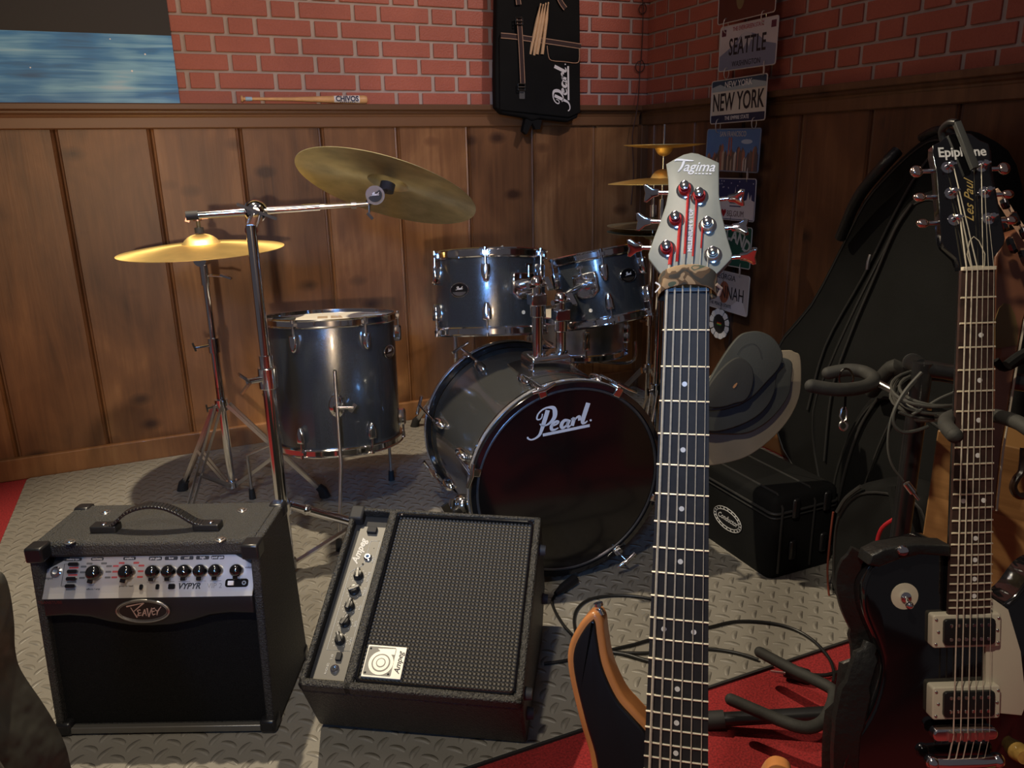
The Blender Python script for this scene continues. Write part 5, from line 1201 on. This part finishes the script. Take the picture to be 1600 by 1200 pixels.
# pickguard, pickups, switch, bridge, tailpiece, knobs
b = MB(LM); b.prism([(.0285, -.440), (.0400, -.448), (.0560, -.460), (.0750, -.520), (.0850, -.595), (.0790, -.612), (.0440, -.6075), (.0330, -.600), (.0270, -.560), (.0270, -.515)], -.010, -.0065, inset=.001); b.build('pickguard', CREAM, bd2)
for nm, y0_, y1_ in (('pickup', -.5085, -.4620), ('pickup', -.6090, -.5625)):
    b = MB(LM); b.prism(rrect(-.0500, y0_, .0425, y1_, .004), -.012, .0005 if y0_ > -.55 else .004, inset=.002); rg = b.build('pickup_ring', CREAM, bd2)
    zz_ = .001 if y0_ > -.55 else .0045
    b = MB(LM); b.prism(rrect(-.0365, y0_+.005, .0325, y1_-.005, .005), -.005, zz_+.004, inset=.001); pk = b.build(nm, BLK, rg)
    for q in range(6):
        for yy in (y0_+.0135, y1_-.0135):
            top_row = yy > (y0_+y1_)/2
            b = MB(sub(LM, -.0270+.0101*q, yy, zz_+.0038)); b.lathe([(.0026, 0), (.0024, .0008), (0, .0008)], 12); b.build('pole_piece', CHROME if (top_row == (y0_ > -.55)) else CHROME_R, pk)
    for x, yy in ((-.0455, y0_+.006), (-.0455, y1_-.006), (.0385, y0_+.006), (.0385, y1_-.006), (-.0425, (y0_+y1_)/2), (.0375, (y0_+y1_)/2)):
        b = MB(sub(LM, x, yy, zz_)); b.sphere((0, 0, 0), .0021, (1, 1, .6), 8); b.build('screw', CHROME_R, rg)
b = MB(sub(LM, -.0830, -.4385, -.012)); b.lathe([(.0185, 0), (.0185, .0012), (.0080, .0022), (0, .0022)], 32); tw = b.build('switch_washer', CREAM, bd2)
b = MB(sub(LM, -.0830, -.4385, -.010)); b.lathe([(.0072, 0), (.0072, .003), (.004, .004), (0, .004)], 16); b.cyl((0, 0, .003), (-.003, -.004, .014), .0022, n=10); b.sphere((-.003, -.005, .018), .0052); b.build('toggle_switch', CHROME, tw)
b = MB(LM); b.prism(rrect(-.050, -.6385, .0385, -.6205, .008), -.004, .0085, inset=.003); br_ = b.build('bridge', CHROME, eg)
for q in range(6):
    b = MB(LM); b.bar((-.0285+.0098*q, -.636, .0095), (-.0285+.0098*q, -.623, .0105), .0055, .006, (0, 0, 1)); b.build('saddle', CHROME_R, br_)
b = MB(LM); b.tube([(-.049, -.6700, .003), (-.03, -.6700, .0055), (.02, -.6700, .0055), (.039, -.6700, .003)], .0085, 16); b.sphere((-.049, -.67, .003), .0105); b.sphere((.040, -.67, .003), .0105); b.build('tailpiece', CHROME, eg)
for x, y in ((.078, -.667), (.112, -.72), (.075, -.745), (.118, -.665)):
    b = MB(sub(LM, x, y, -.012)); b.lathe([(.0135, 0), (.0130, .006), (.0105, .013), (.0098, .016), (0, .0165)], 28); b.build('knob', mat('amber_knob', (.50, .30, .08), .15, coat=.6, var=(90, .3)), bd2)
b = MB(LM); b.tube([(x, y, -.0125) for x, y in offs(lo_, .002)], .0016, 6, closed=True)
b.build('binding', GLOSSBLK, bd2)
# capo clamped on the headstock
cpm = thing('capo', 'black bar clip clamped over the top of the black headstock', 'clip', LT @ Matrix.Translation((0, .18, 0)))
b = MB(LT); b.prism([(-.0125, .2015), (-.0030, .2035), (.0130, .142), (.0125, .137), (.0035, .135)][::-1], .0040, .0100, inset=.002); b.build('clip_arm', mat('clip_grey', (.05, .052, .05), .45, bump=(200, .2, .0005)), cpm)
b = MB(LT); b.tube([(-.008, .201, .007), (-.011, .207, -.005), (-.012, .203, -.022), (-.006, .180, -.026)], .0050, 10, smooth=4); b.build('clip_spring', BLK, cpm)
# leather strap
gs = thing('guitar_strap', 'black leather strap buttoned to the black electric guitar and falling down its left side', 'strap', Matrix.Translation((.85, .66, .3)))
def band(name, pts, wd, nrm, m, parent, th=.004):
    P = smooth_path(pts, 5); b = MB(); q = []
    for i, p in enumerate(P):
        d = (P[min(i+1, len(P)-1)]-P[max(i-1, 0)]).normalized(); nn_ = V(nrm[min(int(i/(len(P)-1)*(len(nrm)-1)+.5), len(nrm)-1)]) if isinstance(nrm[0], (tuple, list, Vector)) else V(nrm)
        s_ = d.cross(nn_).normalized(); nn_ = s_.cross(d).normalized(); w_ = wd[min(int(i/(len(P)-1)*(len(wd)-1)+.5), len(wd)-1)] if isinstance(wd, list) else wd
        q.append([b._v(p+s_*(x*w_/2)+nn_*z_) for x, z_ in ((-1, 0), (-.8, th), (0, th*1.3), (.8, th), (1, 0), (0, -th*.3))])
    for A, B_ in zip(q, q[1:]):
        for j in range(6): b.face([A[j], A[(j+1) % 6], B_[(j+1) % 6], B_[j]])
    b.face(q[0]); b.face(q[-1][::-1]); return b.build(name, m, parent)
Lw = lambda x, y, z: LM @ V((x, y, z))
b = MB(LM); b.prism([(-.030, -.3640), (-.080, -.3600), (-.118, -.3655), (-.136, -.374), (-.140, -.388), (-.125, -.392), (-.098, -.382), (-.070, -.3760), (-.030, -.3800)], -.030, .004, inset=.004); b.build('strap_end', LEATHER, gs, bevel=.001)
b = MB(sub(LM, -.096, -.3680, .004)); b.lathe([(.0055, -.004), (.0055, .002), (.0075, .004), (.006, .007), (0, .008)], 18); b.build('strap_button', CHROME, gs)
band('strap_band', [Lw(-.134, -.380, -.035), Lw(-.145, -.42, -.05), Lw(-.142, -.46, -.05), Lw(-.124, -.505, -.05), Lw(-.120, -.545, -.045), Lw(-.128, -.60, -.04), Lw(-.135, -.68, -.04), Lw(-.130, -.78, -.05)], [.026, .032, .030, .040, .07, .09, .09], tuple(LM.to_3x3() @ V((-.5, 0, 1))), LEATHER, gs, .005)
band('strap_fold', [Lw(-.120, -.512, -.030), Lw(-.136, -.545, -.022), Lw(-.150, -.60, -.020), Lw(-.158, -.66, -.02), Lw(-.150, -.76, -.03)], [.02, .035, .045, .04, .04], tuple(LM.to_3x3() @ V((-.3, 0, 1))), LEATHER, gs, .007)

# ================================================================== SOFT CASES against the right wall
def FXp(x): return Matrix(((0, 0, -1, x), (-1, 0, 0, 0), (0, 1, 0, 0), (0, 0, 0, 1)))    # outline x = -world y, y = world z, z towards -x
def slab(name, lab, px, xp, thick, m=NYLON, inset=.03, zmin=.006, cat='bag', zips=(), trims=True):
    Mx = FXp(xp); pts = []
    for p in px:
        q = AT(*p, x=xp); pts.append((-q.y, max(q.z, zmin)))
    sm = smooth2(pts, 3); sm = [(a, max(c, zmin)) for a, c in sm]
    cxm = -sum(a for a, c in sm)/len(sm)
    t = thing(name, lab, cat, Matrix.Translation((xp+thick/2, cxm, 0)))
    ar = sum(sm[i-1][0]*sm[i][1]-sm[i][0]*sm[i-1][1] for i in range(len(sm)))
    if ar < 0: sm = sm[::-1]
    b = MB(Mx); b.prism(sm, -thick, 0, inset=inset); bo = b.build('padded_body', m, t)
    if trims:
        b = MB(Mx); b.tube([(x, y, .0) for x, y in offs(sm, inset*.75)], .0032, 6, closed=True); b.build('piping', mat('piping_dark', (.020, .020, .020), .5, bump=(300, .2, .0005)), bo)
    for zp, mm, rr in zips:
        b = MB(); b.tube([AT(*p, x=xp-.006) for p in zp], rr, 8, smooth=4); b.build('zip', mm, bo)
    return t
ZIPM = mat('zip_black', (.03, .03, .03), .35, bump=(600, .6, .001)); REDP = mat('red_piping', (.38, .012, .02), .5, var=(40, .1)); ORP = mat('rust_piping', (.16, .035, .02), .6, var=(40, .1))
bA = slab('gig_bag', 'tall black gig bag leaning on the side wall, rearmost of the soft cases',
 [(1206, 545), (1262, 470), (1310, 378), (1345, 310), (1385, 262), (1428, 222), (1462, 205), (1500, 215), (1545, 260), (1560, 400), (1575, 800), (1480, 900), (1330, 850), (1235, 735), (1200, 640)], 1.84, .10,
 zips=[([(1475, 222), (1440, 262), (1400, 330), (1350, 430), (1290, 540), (1262, 640)], ZIPM, .004), ([(1385, 400), (1340, 480), (1300, 570), (1282, 660)], ZIPM, .003)])
b = MB(); b.tube([AT(1313, 372, x=1.80), AT(1340, 310, x=1.77), AT(1378, 262, x=1.76), AT(1402, 236, x=1.79)], .016, 10, smooth=4); b.tube([AT(1440, 215, x=1.79), AT(1468, 203, x=1.765), AT(1500, 216, x=1.79)], .011, 10, smooth=4); b.build('shoulder_strap', LEATHER, bA)
b = MB(); b.tube([AT(1360, 398, x=1.815), AT(1357, 408, x=1.81), AT(1355, 421, x=1.81)], .005, 8); b.build('zip_puller', CHROME_R, bA)
bB = slab('gig_bag', 'black gig bag in front of the rearmost one, its rounded neck end beside the headstock',
 [(1262, 640), (1290, 560), (1330, 470), (1372, 385), (1400, 330), (1432, 302), (1470, 300), (1530, 340), (1565, 420), (1590, 900), (1400, 930), (1300, 860), (1270, 740)], 1.68, .09,
 zips=[([(1425, 318), (1398, 360), (1368, 430), (1330, 520), (1300, 610), (1288, 720)], ZIPM, .0035)])
bC = slab('gig_bag', 'black soft case with carry handle below the cable coil, behind the tall rack',
 [(1292, 765), (1308, 700), (1338, 640), (1368, 612), (1400, 612), (1450, 640), (1520, 700), (1560, 820), (1560, 960), (1400, 1000), (1310, 930), (1291, 850)], 1.57, .07,
 zips=[([(1372, 622), (1345, 665), (1322, 730), (1306, 800)], ZIPM, .004), ([(1400, 640), (1372, 700), (1340, 790), (1325, 850)], ZIPM, .0025)])
b = MB(); b.tube([AT(1362, 612, x=1.54), AT(1378, 590, x=1.50), AT(1398, 572, x=1.49), AT(1408, 590, x=1.52), AT(1402, 615, x=1.55)], .017, 10, smooth=4); b.build('carry_handle', FOAM, bC)
bD = slab('gig_bag', 'lowest black soft case with red edge piping, standing on the mat beside the conductor case',
 [(1293, 850), (1300, 800), (1322, 768), (1352, 755), (1400, 760), (1450, 790), (1480, 900), (1470, 1010), (1400, 1010), (1350, 985), (1310, 958), (1293, 930)], 1.42, .085,
 zips=[([(1302, 800), (1296, 850), (1293, 900), (1300, 950), (1322, 966)], ORP, .0026), ([(1308, 800), (1322, 778), (1345, 760)], ZIPM, .005)])
b = MB(); b.tube([AT(1370, 880, x=1.36), AT(1370, 850, x=1.36), AT(1378, 825, x=1.36), AT(1398, 810, x=1.37)], .0042, 8, smooth=4); b.build('red_cord', REDP, bD)
b = MB(); b.tube([AT(1395, 760, x=1.38), AT(1400, 800, x=1.37), AT(1412, 845, x=1.36), AT(1425, 870, x=1.37)], [.012, .010, .008, .006], 8, smooth=4); b.tube([AT(1412, 752, x=1.36), AT(1425, 762, x=1.36), AT(1432, 780, x=1.36)], .005, 8, smooth=3); b.build('loose_strap', NYLON, bD)

# boxy case with oval badge
CZ = ZAT(1.335, 1.425, 778)
cs = thing('accessory_case', 'boxy black soft case with an oval script badge, below the pile of round mute pads', 'case', (1.44, 1.61, 0))
b = MB(); b.prism(rrect(1.328, 1.420, 1.548, 1.80, .02), .006, CZ, inset=.022); b.build('case_body', NYLON, cs)
for z_ in (.05, CZ-.03):
    pass
b = MB(); b.tube([(x, y, CZ-.045) for x, y in rrect(1.3262, 1.4182, 1.5498, 1.802, .022)], .0036, 8, closed=True); b.tube([(x, y, CZ-.058) for x, y in rrect(1.3262, 1.4182, 1.5498, 1.802, .022)], .0022, 8, closed=True); b.build('zip', ZIPM, cs)
b = MB(); b.tube([(1.352, 1.4165, .02), (1.352, 1.4165, CZ-.03), (1.352, 1.44, CZ+.001), (1.352, 1.78, CZ+.001)], .0035, 8); b.tube([(1.46, 1.4165, .02), (1.46, 1.4165, CZ-.03), (1.46, 1.44, CZ+.001), (1.46, 1.78, CZ+.001)], .003, 8); b.build('piping', MATS['piping_dark'], cs)
for x in (1.395, 1.50):
    for z_ in (.08, .20):
        b = MB(); b.prism(rrect(-.011, -.030, .011, .030, .010), 0, .008, inset=.003) if False else b.box((x-.011, 1.409, z_-.028), (x+.011, 1.421, z_+.028)); b.build('rubber_bumper', BLK, cs, bevel=.006)
oc = AT(1137, 811, x=1.3275); OM = frame(oc, (0, -1, 0), (0, 0, 1))
b = MB(OM); b.prism(ell(0, 0, .062, .034), 0, .0012); ob = b.build('badge', BLK, cs)
for rx, ry in ((.060, .032), (.050, .024)):
    b = MB(OM); b.tube([(x, y, .0014) for x, y in ell(0, 0, rx, ry, 36)], .0010, 6, closed=True); b.build('badge_ring', mat('badge_print', (.55, .55, .55), .5, var=(50, .05)), ob)
b = MB(OM)
for q in range(20): t_ = 2*math.pi*q/20; b.prism(ell(.055*math.cos(t_), .028*math.sin(t_), .0030, .0018, 6), .0012, .0018)
b.build('badge_dots', MATS['badge_print'], ob, smooth=False)
text('lettering', 'Conductor', .0225, sub(OM, 0, 0, .0016), MATS['badge_print'], ob, shear=.4, bold=.01, sx=.85)

# round rubber practice pads piled on the case
BRN = mat('grey_brown_rubber', (.20, .165, .115), .7, bump=(200, .3, .0008), var=(8, .15)); DRK = mat('dark_rubber', (.036, .039, .035), .65, bump=(250, .3, .0006), var=(8, .2)); DRK2 = mat('black_rubber', (.022, .023, .022), .75, bump=(250, .3, .0006), var=(8, .2))
def pad(lab, px, d, m, th=.012, lean=.0):
    F_ = frame(AT(1160, 620, d=d), RT, UP)
    def q(p): r = F_.inverted() @ AT(1090+p[0]/5, 500+p[1]/5, d=d); return (r.x, r.y)
    t = thing('drum_mute_pad', lab, 'drum mute', F_)
    b = MB(F_); b.prism(smooth2([q(p) for p in px], 5), -th, 0, inset=.003); b.build('rubber_disc', m, t); return F_, q, t
F_, q, t = pad('large grey-brown round rubber mute pad at the bottom of the pile on the case', [(690, 235), (760, 250), (805, 290), (812, 480), (790, 620), (725, 760), (620, 890), (480, 1010), (330, 1090), (85, 1140), (-60, 1110), (-150, 1000), (-160, 820), (-60, 640), (120, 430), (400, 270)], 1.98, BRN, .022)
F_, q, t = pad('dark round rubber mute pad lying directly on the grey-brown one', [(738, 330), (735, 460), (715, 580), (640, 700), (540, 800), (420, 870), (300, 890), (85, 882), (-60, 840), (-90, 720), (0, 560), (180, 410), (450, 310), (640, 290)], 1.950, DRK)
F_, q, t = pad('dark round rubber mute pad in the middle of the pile, its rim sagging', [(684, 340), (624, 430), (602, 560), (540, 680), (420, 780), (240, 852), (85, 868), (-50, 800), (-60, 690), (60, 560), (260, 420), (500, 340)], 1.922, DRK)
F_, q, t = pad('upright dark grey mute pad rising above the rest of the pile', [(330, 120), (420, 88), (500, 92), (580, 130), (640, 200), (668, 290), (630, 385), (540, 485), (440, 590), (330, 660), (160, 705), (40, 700), (20, 620), (120, 420), (230, 240)], 1.896, DRK)
b = MB(F_); b.ribbon([q(p) for p in [(310, 270), (350, 215), (430, 185), (480, 225), (500, 300)]], [.0012, .0016, .0012, .0030, .0030], .0006); b.build('moulded_line', DRK2, t)
F_, q, t = pad('smallest, blackest round mute pad on the front of the pile', [(310, 292), (370, 310), (420, 360), (440, 420), (435, 500), (405, 590), (360, 635), (300, 650), (200, 680), (85, 682), (30, 640), (110, 480), (220, 350)], 1.876, DRK2)
b = MB(F_); b.ribbon([q(p) for p in [(278, 530), (292, 512), (308, 492)]], [.004, .006, .002], .0008); b.build('gold_mark', mat('gold_mark', (.35, .17, .07), .5, var=(50, .2)), t)

# ================================================================== BLACK GUITAR RACK
post = V((1.12, .885, 0)); rk = thing('guitar_rack', 'black tubular guitar rack with foam-padded yokes, right foreground', 'stand', post)
STL = mat('black_tube', (.014, .014, .015), .28, coat=.2, var=(20, .1))
b = MB(); b.cyl((post.x, post.y, .05), (post.x, post.y, ZAT(post.x, post.y, 566)), .016, n=20); b.build('post', STL, rk)
zt_ = ZAT(post.x, post.y, 566)
b = MB(); pL, pR = AT(1427, 567, d=1.40), AT(1640, 604, d=1.25); pm_ = V((post.x, post.y, zt_-.01))
b.cyl(pL, pm_, .015, n=20); b.cyl(pm_, pR, .014, n=20); b.build('crossbar', STL, rk)
b = MB(); b.cyl(pL, pL+(pL-pm_).normalized()*.012, .0165, n=20); b.build('rubber_cap', BLKM, rk)
def yoke(nm, pts, r, stem=None, nn=5):
    b = MB(); P = smooth_path(pts, nn); b.tube(P, r, 16); b.sphere(P[0], r*.98, (1, 1, 1), 10); b.sphere(P[-1], r*.98, (1, 1, 1), 10); y = b.build(nm, FOAM, rk)
    if stem: b = MB(); b.tube(stem, .0065, 12); b.build('steel_rod', CHROME_R, y)
    return y
yz = .080
lowp = [AT(1187, 1019, z=yz), AT(1240, 1047, z=yz), AT(1292, 1072, z=yz), AT(1303, 1084, z=yz), AT(1298, 1106, z=yz), AT(1285, 1128, z=yz), AT(1258, 1137, z=yz), AT(1215, 1124, z=yz+.002), AT(1142, 1093, z=yz+.006)]
yoke('foam_yoke', lowp, .0115, [AT(1302, 1085, z=yz), AT(1345, 1100, z=yz), V((post.x, post.y, .10))])
upp = [AT(1268, 603, d=1.42), AT(1310, 609, d=1.42), AT(1348, 605, d=1.44), AT(1366, 594, d=1.46), AT(1352, 582, d=1.50), AT(1325, 578, d=1.52), AT(1294, 583, d=1.53)]
yoke('foam_yoke', upp, .0125, [AT(1364, 594, d=1.46), AT(1398, 612, d=1.42), AT(1450, 640, d=1.36), V((post.x, post.y, ZAT(post.x, post.y, 640)))])
nk = [AT(1492, 681, d=.955), AT(1478, 664, d=1.00), AT(1485, 652, d=1.06), AT(1520, 648, d=1.075), AT(1556, 650, d=1.06), AT(1590, 660, d=1.00), AT(1615, 676, d=.97)]
yoke('foam_yoke', nk, .0095, [AT(1520, 648, d=1.075), V((post.x, post.y, ZAT(post.x, post.y, 655)))])
lc = [LM @ V((-.12, -.79, .03)), LM @ V((-.12, -.845, .0)), LM @ V((-.12, -.86, -.06)), LM @ V((-.05, -.86, -.085)), LM @ V((.05, -.86, -.085)), LM @ V((.12, -.86, -.06)), LM @ V((.12, -.845, .0)), LM @ V((.12, -.79, .03))]
yoke('foam_yoke', lc, .0115, [LM @ V((0, -.86, -.085)), V((post.x, post.y, .12))])
for e_, s_ in ((V((.867, 1.027, .022)), 1), (V((1.36, .70, .022)), 0), (V((1.10, .60, .022)), 0)):
    b = MB(); b.tube([V((post.x, post.y, .062)), e_], .0135, 16); lg = b.build('leg', STL, rk)
    d = (e_-V((post.x, post.y, .062))).normalized(); b = MB(); b.tube([e_-d*.008, e_+d*.026], .0175, 16); b.sphere(e_+d*.028, .0172, (1, 1, 1), 10); b.build('rubber_cap', BLKM, lg)
b = MB(); b.cyl((post.x, post.y, .04), (post.x, post.y, .10), .024, n=20); b.build('hub', BLK, rk)

# strap loop with snap hook on the far yoke
tg = thing('key_clip', 'small black strap with ring and snap hook hanging from the far foam yoke', 'strap', AT(1318, 655, d=1.48))
ck = AT(1322, 588, d=1.47)
b = MB(); b.tube([AT(1322+11*math.cos(t), 591+15*math.sin(t), d=1.475+.026*math.sin(t+.6)) for t in [2*math.pi*q/16 for q in range(16)]], .0020, 6, closed=True); b.build('ring', mat('dull_ring', (.12, .12, .12), .3, 1), tg)
b = MB(); b.bar(AT(1321, 606, d=1.462), AT(1319, 640, d=1.47), .006, .003, (0, 1, 0)); b.build('strap_band', NYLON, tg)
b = MB(); b.tube([AT(*p, d=1.47) for p in [(1319, 634), (1323, 642), (1322, 655), (1317, 659), (1313, 650), (1315, 640)]], .0025, 8, closed=True); b.tube([AT(1318+6*math.cos(t), 665+7*math.sin(t), d=1.47) for t in [2*math.pi*q/12 for q in range(12)]], .0022, 6, closed=True); b.build('snap_hook', CHROME_R, tg)

# coil of cable hung on the rack
cb = MAT_C = mat('grey_cable', (.055, .055, .050), .45, var=(20, .1)); b = MB(); rr_ = random.Random(3)
for q in range(9):
    cx, cy = 1462+rr_.uniform(-8, 10), 606+q*2.2; rx, ry = 66+rr_.uniform(-7, 6), 30+rr_.uniform(-5, 6); tl_ = rr_.uniform(-.15, .25)
    b.tube([AT(cx+rx*math.cos(t)-ry*tl_*math.sin(t), cy+ry*math.sin(t)+rx*tl_*.5*math.cos(t), d=1.27-.07*math.sin(t)+.004*q) for t in [2*math.pi*k_/28 for k_ in range(28)]], .0026, 7, closed=True)
b.tube([AT(*p, d=1.22) for p in [(1440, 582), (1415, 610), (1398, 640), (1396, 662), (1410, 675), (1432, 673), (1450, 666)]], .0028, 8, smooth=4)
b.tube([AT(*p, d=1.22) for p in [(1432, 594), (1415, 615), (1395, 645), (1387, 690), (1393, 725), (1412, 752)]], .0017, 8, smooth=4)
b.tube([AT(*p, d=1.21) for p in [(1500, 610), (1470, 622), (1440, 640), (1425, 648)]], .0024, 8, smooth=4)
b.tube([AT(*p, d=1.22) for p in [(1405, 644), (1430, 652), (1470, 655), (1490, 650)]], .0026, 8, smooth=4)
o = b.build('cable_coil', cb); rebase(o); tag(o, 'loose coil of thin grey cable hanging on the rack beside the black guitar neck', 'cable')
b = MB(); p0, p1 = AT(1416, 755, d=1.22), AT(1436, 781, d=1.22); b.tube([p0, p0.lerp(p1, .55), p0.lerp(p1, .6), p1], [.0055, .0055, .0025, .0022], 10); b.build('jack_plug', CHROME_R, o)

# pale wooden cabinet and the brown guitar behind the black one
wbx = thing('wooden_box', 'plain wooden box with horizontal grain seen behind the black guitar neck', 'box', (1.50, .98, 0))
bl, brr = AT(1462, 690, d=1.50), AT(1640, 690, d=1.36); ztop = .5*(bl.z+brr.z)
F_ = frame((bl.x, bl.y, 0), (brr.x-bl.x, brr.y-bl.y, 0), (0, 0, 1)); L_ = V((brr.x-bl.x, brr.y-bl.y)).length
b = MB(F_); b.box((0, .005, -.12), (L_, ztop, 0)); b.build('box_body', W_BOX, wbx, bevel=.003)
b = MB(); b.tube([AT(*p, d=1.36) for p in [(1600, 700), (1597, 735), (1588, 748), (1583, 762), (1592, 775), (1612, 772)]], .0065, 8, smooth=4); b.build('handle', mat('brown_handle', (.03, .015, .010), .3), wbx)
ag = thing('acoustic_guitar', 'brown guitar body with a pale bound edge, mostly hidden behind the black guitar neck', 'guitar', AT(1580, 780, d=1.22))
FO = frame(AT(1580, 600, d=1.22), RT, (UP+FW*.0))
def fo(p): q = FO.inverted() @ AT(*p, d=1.22); return (q.x, q.y)
b = MB(FO); b.prism([fo(p) for p in [(1640, 345), (1605, 352), (1582, 362), (1566, 378), (1556, 402), (1554, 440), (1553, 520), (1551, 640), (1546, 800), (1556, 800), (1566, 705), (1578, 630), (1590, 555), (1600, 500), (1622, 430), (1640, 400)]], -.07, .0, inset=.004)
b.build('side', mat('brown_varnish', (.21, .085, .045), .3, coat=.5, var=(4, .3)), ag)
b = MB(FO); b.tube([(*fo(p), .002) for p in [(1640, 400), (1622, 430), (1600, 500), (1590, 555), (1578, 630), (1566, 705), (1556, 798)]], .0017, 8); b.build('binding', CREAM, ag)
b = MB(FO); b.prism([fo(p) for p in [(1554, 500), (1560, 482), (1568, 474), (1577, 476), (1585, 492), (1590, 515), (1588, 540), (1554, 545)]], 0, .0016); b.build('olive_arch', mat('olive_tone', (.16, .105, .04), .35, var=(6, .2)), ag)  # thin olive arch laid over the brown side
b = MB(); hpx = [(1553, 298), (1566, 314), (1582, 340), (1600, 365), (1622, 396)]; b.tube([AT(*p, d=1.19) for p in hpx], .0062, 4); b.build('headstock', mat('peach_maple', (.75, .50, .36), .45, var=(20, .08)), ag)
for (px_, py_, r_) in ((1570, 318, .0095), (1586, 342, .0115), (1600, 364, .0105), (1568, 350, .0115), (1581, 383, .0140), (1600, 402, .0150)):
    b = MB(zframe(AT(px_, py_, d=1.175), V((.4, -.6, .35)))); b.lathe([(0, -.006), (r_*.8, -.005), (r_, 0), (r_*.85, .005), (0, .006)], 8); b.build('tuner_button', GLOSSBLK, ag)
b = MB(); b.tube([AT(*p, d=1.18) for p in [(1640, 560), (1600, 562), (1570, 575), (1555, 563)]], .006, 8, smooth=4); b.tube([AT(*p, d=1.16) for p in [(1640, 538), (1600, 553), (1574, 571)]], .008, 8, smooth=4); b.build('strap', NYLON, ag)

# ================================================================== FLOOR CABLES
CAB = mat('black_cable', (.010, .010, .010), .35, var=(20, .1))
def cable(nm, lab, px, r=.0038, z=.0092):
    b = MB(); b.tube([AT(x, y, z=z) for x, y in px], r, 10, smooth=5); o = b.build(nm, CAB); rebase(o); return tag(o, lab, 'cable')
o = cable('power_cable', 'black cable curving from the bass drum around the orange guitar horn', [(884, 912), (864, 935), (866, 952), (880, 976), (894, 992), (905, 1004), (930, 1012)])
b = MB(); p0, p1 = AT(898, 905, z=.02), AT(868, 928, z=.014); b.tube([p0, p0.lerp(p1, .6), p1], [.014, .013, .006], 12); b.build('plug', BLK, o)
cable('instrument_cable', 'black cable arching from the orange horn towards the neck, upper of the floor cables', [(900, 992), (897, 968), (903, 950), (920, 937), (950, 931), (985, 931), (1018, 936), (1060, 948), (1100, 968)])
cable('instrument_cable', 'black cable looping wide over the mat right of the bass neck and onto the carpet', [(850, 1037), (880, 1033), (930, 1022), (960, 1014), (990, 1007), (1014, 1000), (1060, 988), (1108, 980), (1150, 971), (1200, 973), (1240, 983), (1272, 1002), (1295, 1028), (1303, 1050), (1302, 1066)], z=.0096)
cable('instrument_cable', 'black cable running low left of the bass neck across the mat', [(940, 1017), (975, 1022), (1014, 1033), (1060, 1038), (1100, 1036)], r=.005)
o = cable('power_cable', 'black mains cable whose plug with bright prongs lies on the red carpet', [(944, 1019), (980, 1020), (1014, 1020), (1060, 1014), (1108, 1014), (1150, 1020), (1185, 1031)], z=.0095)
o = cable('power_cable', 'black mains cable ending in a flat plug with two bright prongs', [(1262, 1054), (1290, 1055), (1320, 1046), (1341, 1030), (1347, 1008), (1343, 985), (1335, 965)], r=.0045)
b = MB(); p0, p1 = AT(1224, 1046, z=.020), AT(1266, 1058, z=.016); b.bar(p0, p1, .030, .022); b.build('plug', BLK, o, bevel=.006)
b = MB()
for py_ in (1041, 1049): q0 = AT(1227, py_+3, z=.022); q1 = AT(1209 if py_ < 1045 else 1204, py_, z=.022); b.bar(q0, q1, .0012, .005, (0, 0, 1))
b.build('prong', mat('bright_prong', (.85, .83, .80), .3, .5, var=(40, .05)), o)
b = MB(); b.tube([AT(*p, d=1.17) for p in [(1358, 976), (1348, 980), (1342, 992)]], .0045, 8, smooth=4); o = b.build('yellow_cable', mat('yellow_sheath', (.55, .42, .03), .45, var=(20, .1))); rebase(o); tag(o, 'short bit of yellow cable showing left of the black guitar body', 'cable')

# ================================================================== FOREGROUND LEFT: soft case
fg = thing('gig_bag', 'grey nylon gig bag cut off at the lower left corner', 'bag', (-.36, .95, 0))
G0 = AT(50, 1100, d=1.0); hx_ = V((RT.x, RT.y, 0)).normalized(); FF = frame(G0, hx_, (0, 0, 1)); gn_ = V((-hx_.y, hx_.x, 0))
NG = mat('grey_nylon', (.035, .034, .028), .45, bump=(9, .9, .03), var=(9, .25))
def ff(p):
    r = ray(*p); q = FF.inverted() @ (CAM+r*((G0-CAM).dot(gn_)/r.dot(gn_))); return (q.x, q.y)
gx = -G0.z+.006
gl = [ff((p[0]-13, p[1]+4)) for p in [(-60, 893), (-15, 899), (4, 908), (14, 940), (20, 985), (21, 1020), (27, 1050), (41, 1075), (62, 1105), (84, 1140), (103, 1180), (116, 1230)]]
gl += [(gl[-1][0]+.012, -.30), (gl[-1][0]+.008, gx+.02), (gl[-1][0]-.02, gx), (gl[0][0]-.08, gx), (gl[0][0]-.10, gx+.03), (gl[0][0]-.085, -.20), (gl[0][0]-.05, .10), (gl[0][0]-.025, gl[0][1]-.015)]
b = MB(FF); b.prism(smooth2(gl, 3), -.02, .11, inset=.035); bd_ = b.build('padded_body', NG, fg)
b = MB(FF); b.tube([(*ff(p), .098) for p in [(4, 1060), (18, 1085), (36, 1115), (44, 1150), (48, 1200), (50, 1260)]], .0075, 8, smooth=4); b.tube([(*ff(p), .086) for p in [(24, 1068), (52, 1104), (76, 1145), (94, 1190), (104, 1240)]], .005, 8, smooth=4); b.build('piping', mat('worn_piping', (.09, .085, .07), .35, bump=(30, .5, .004)), bd_)
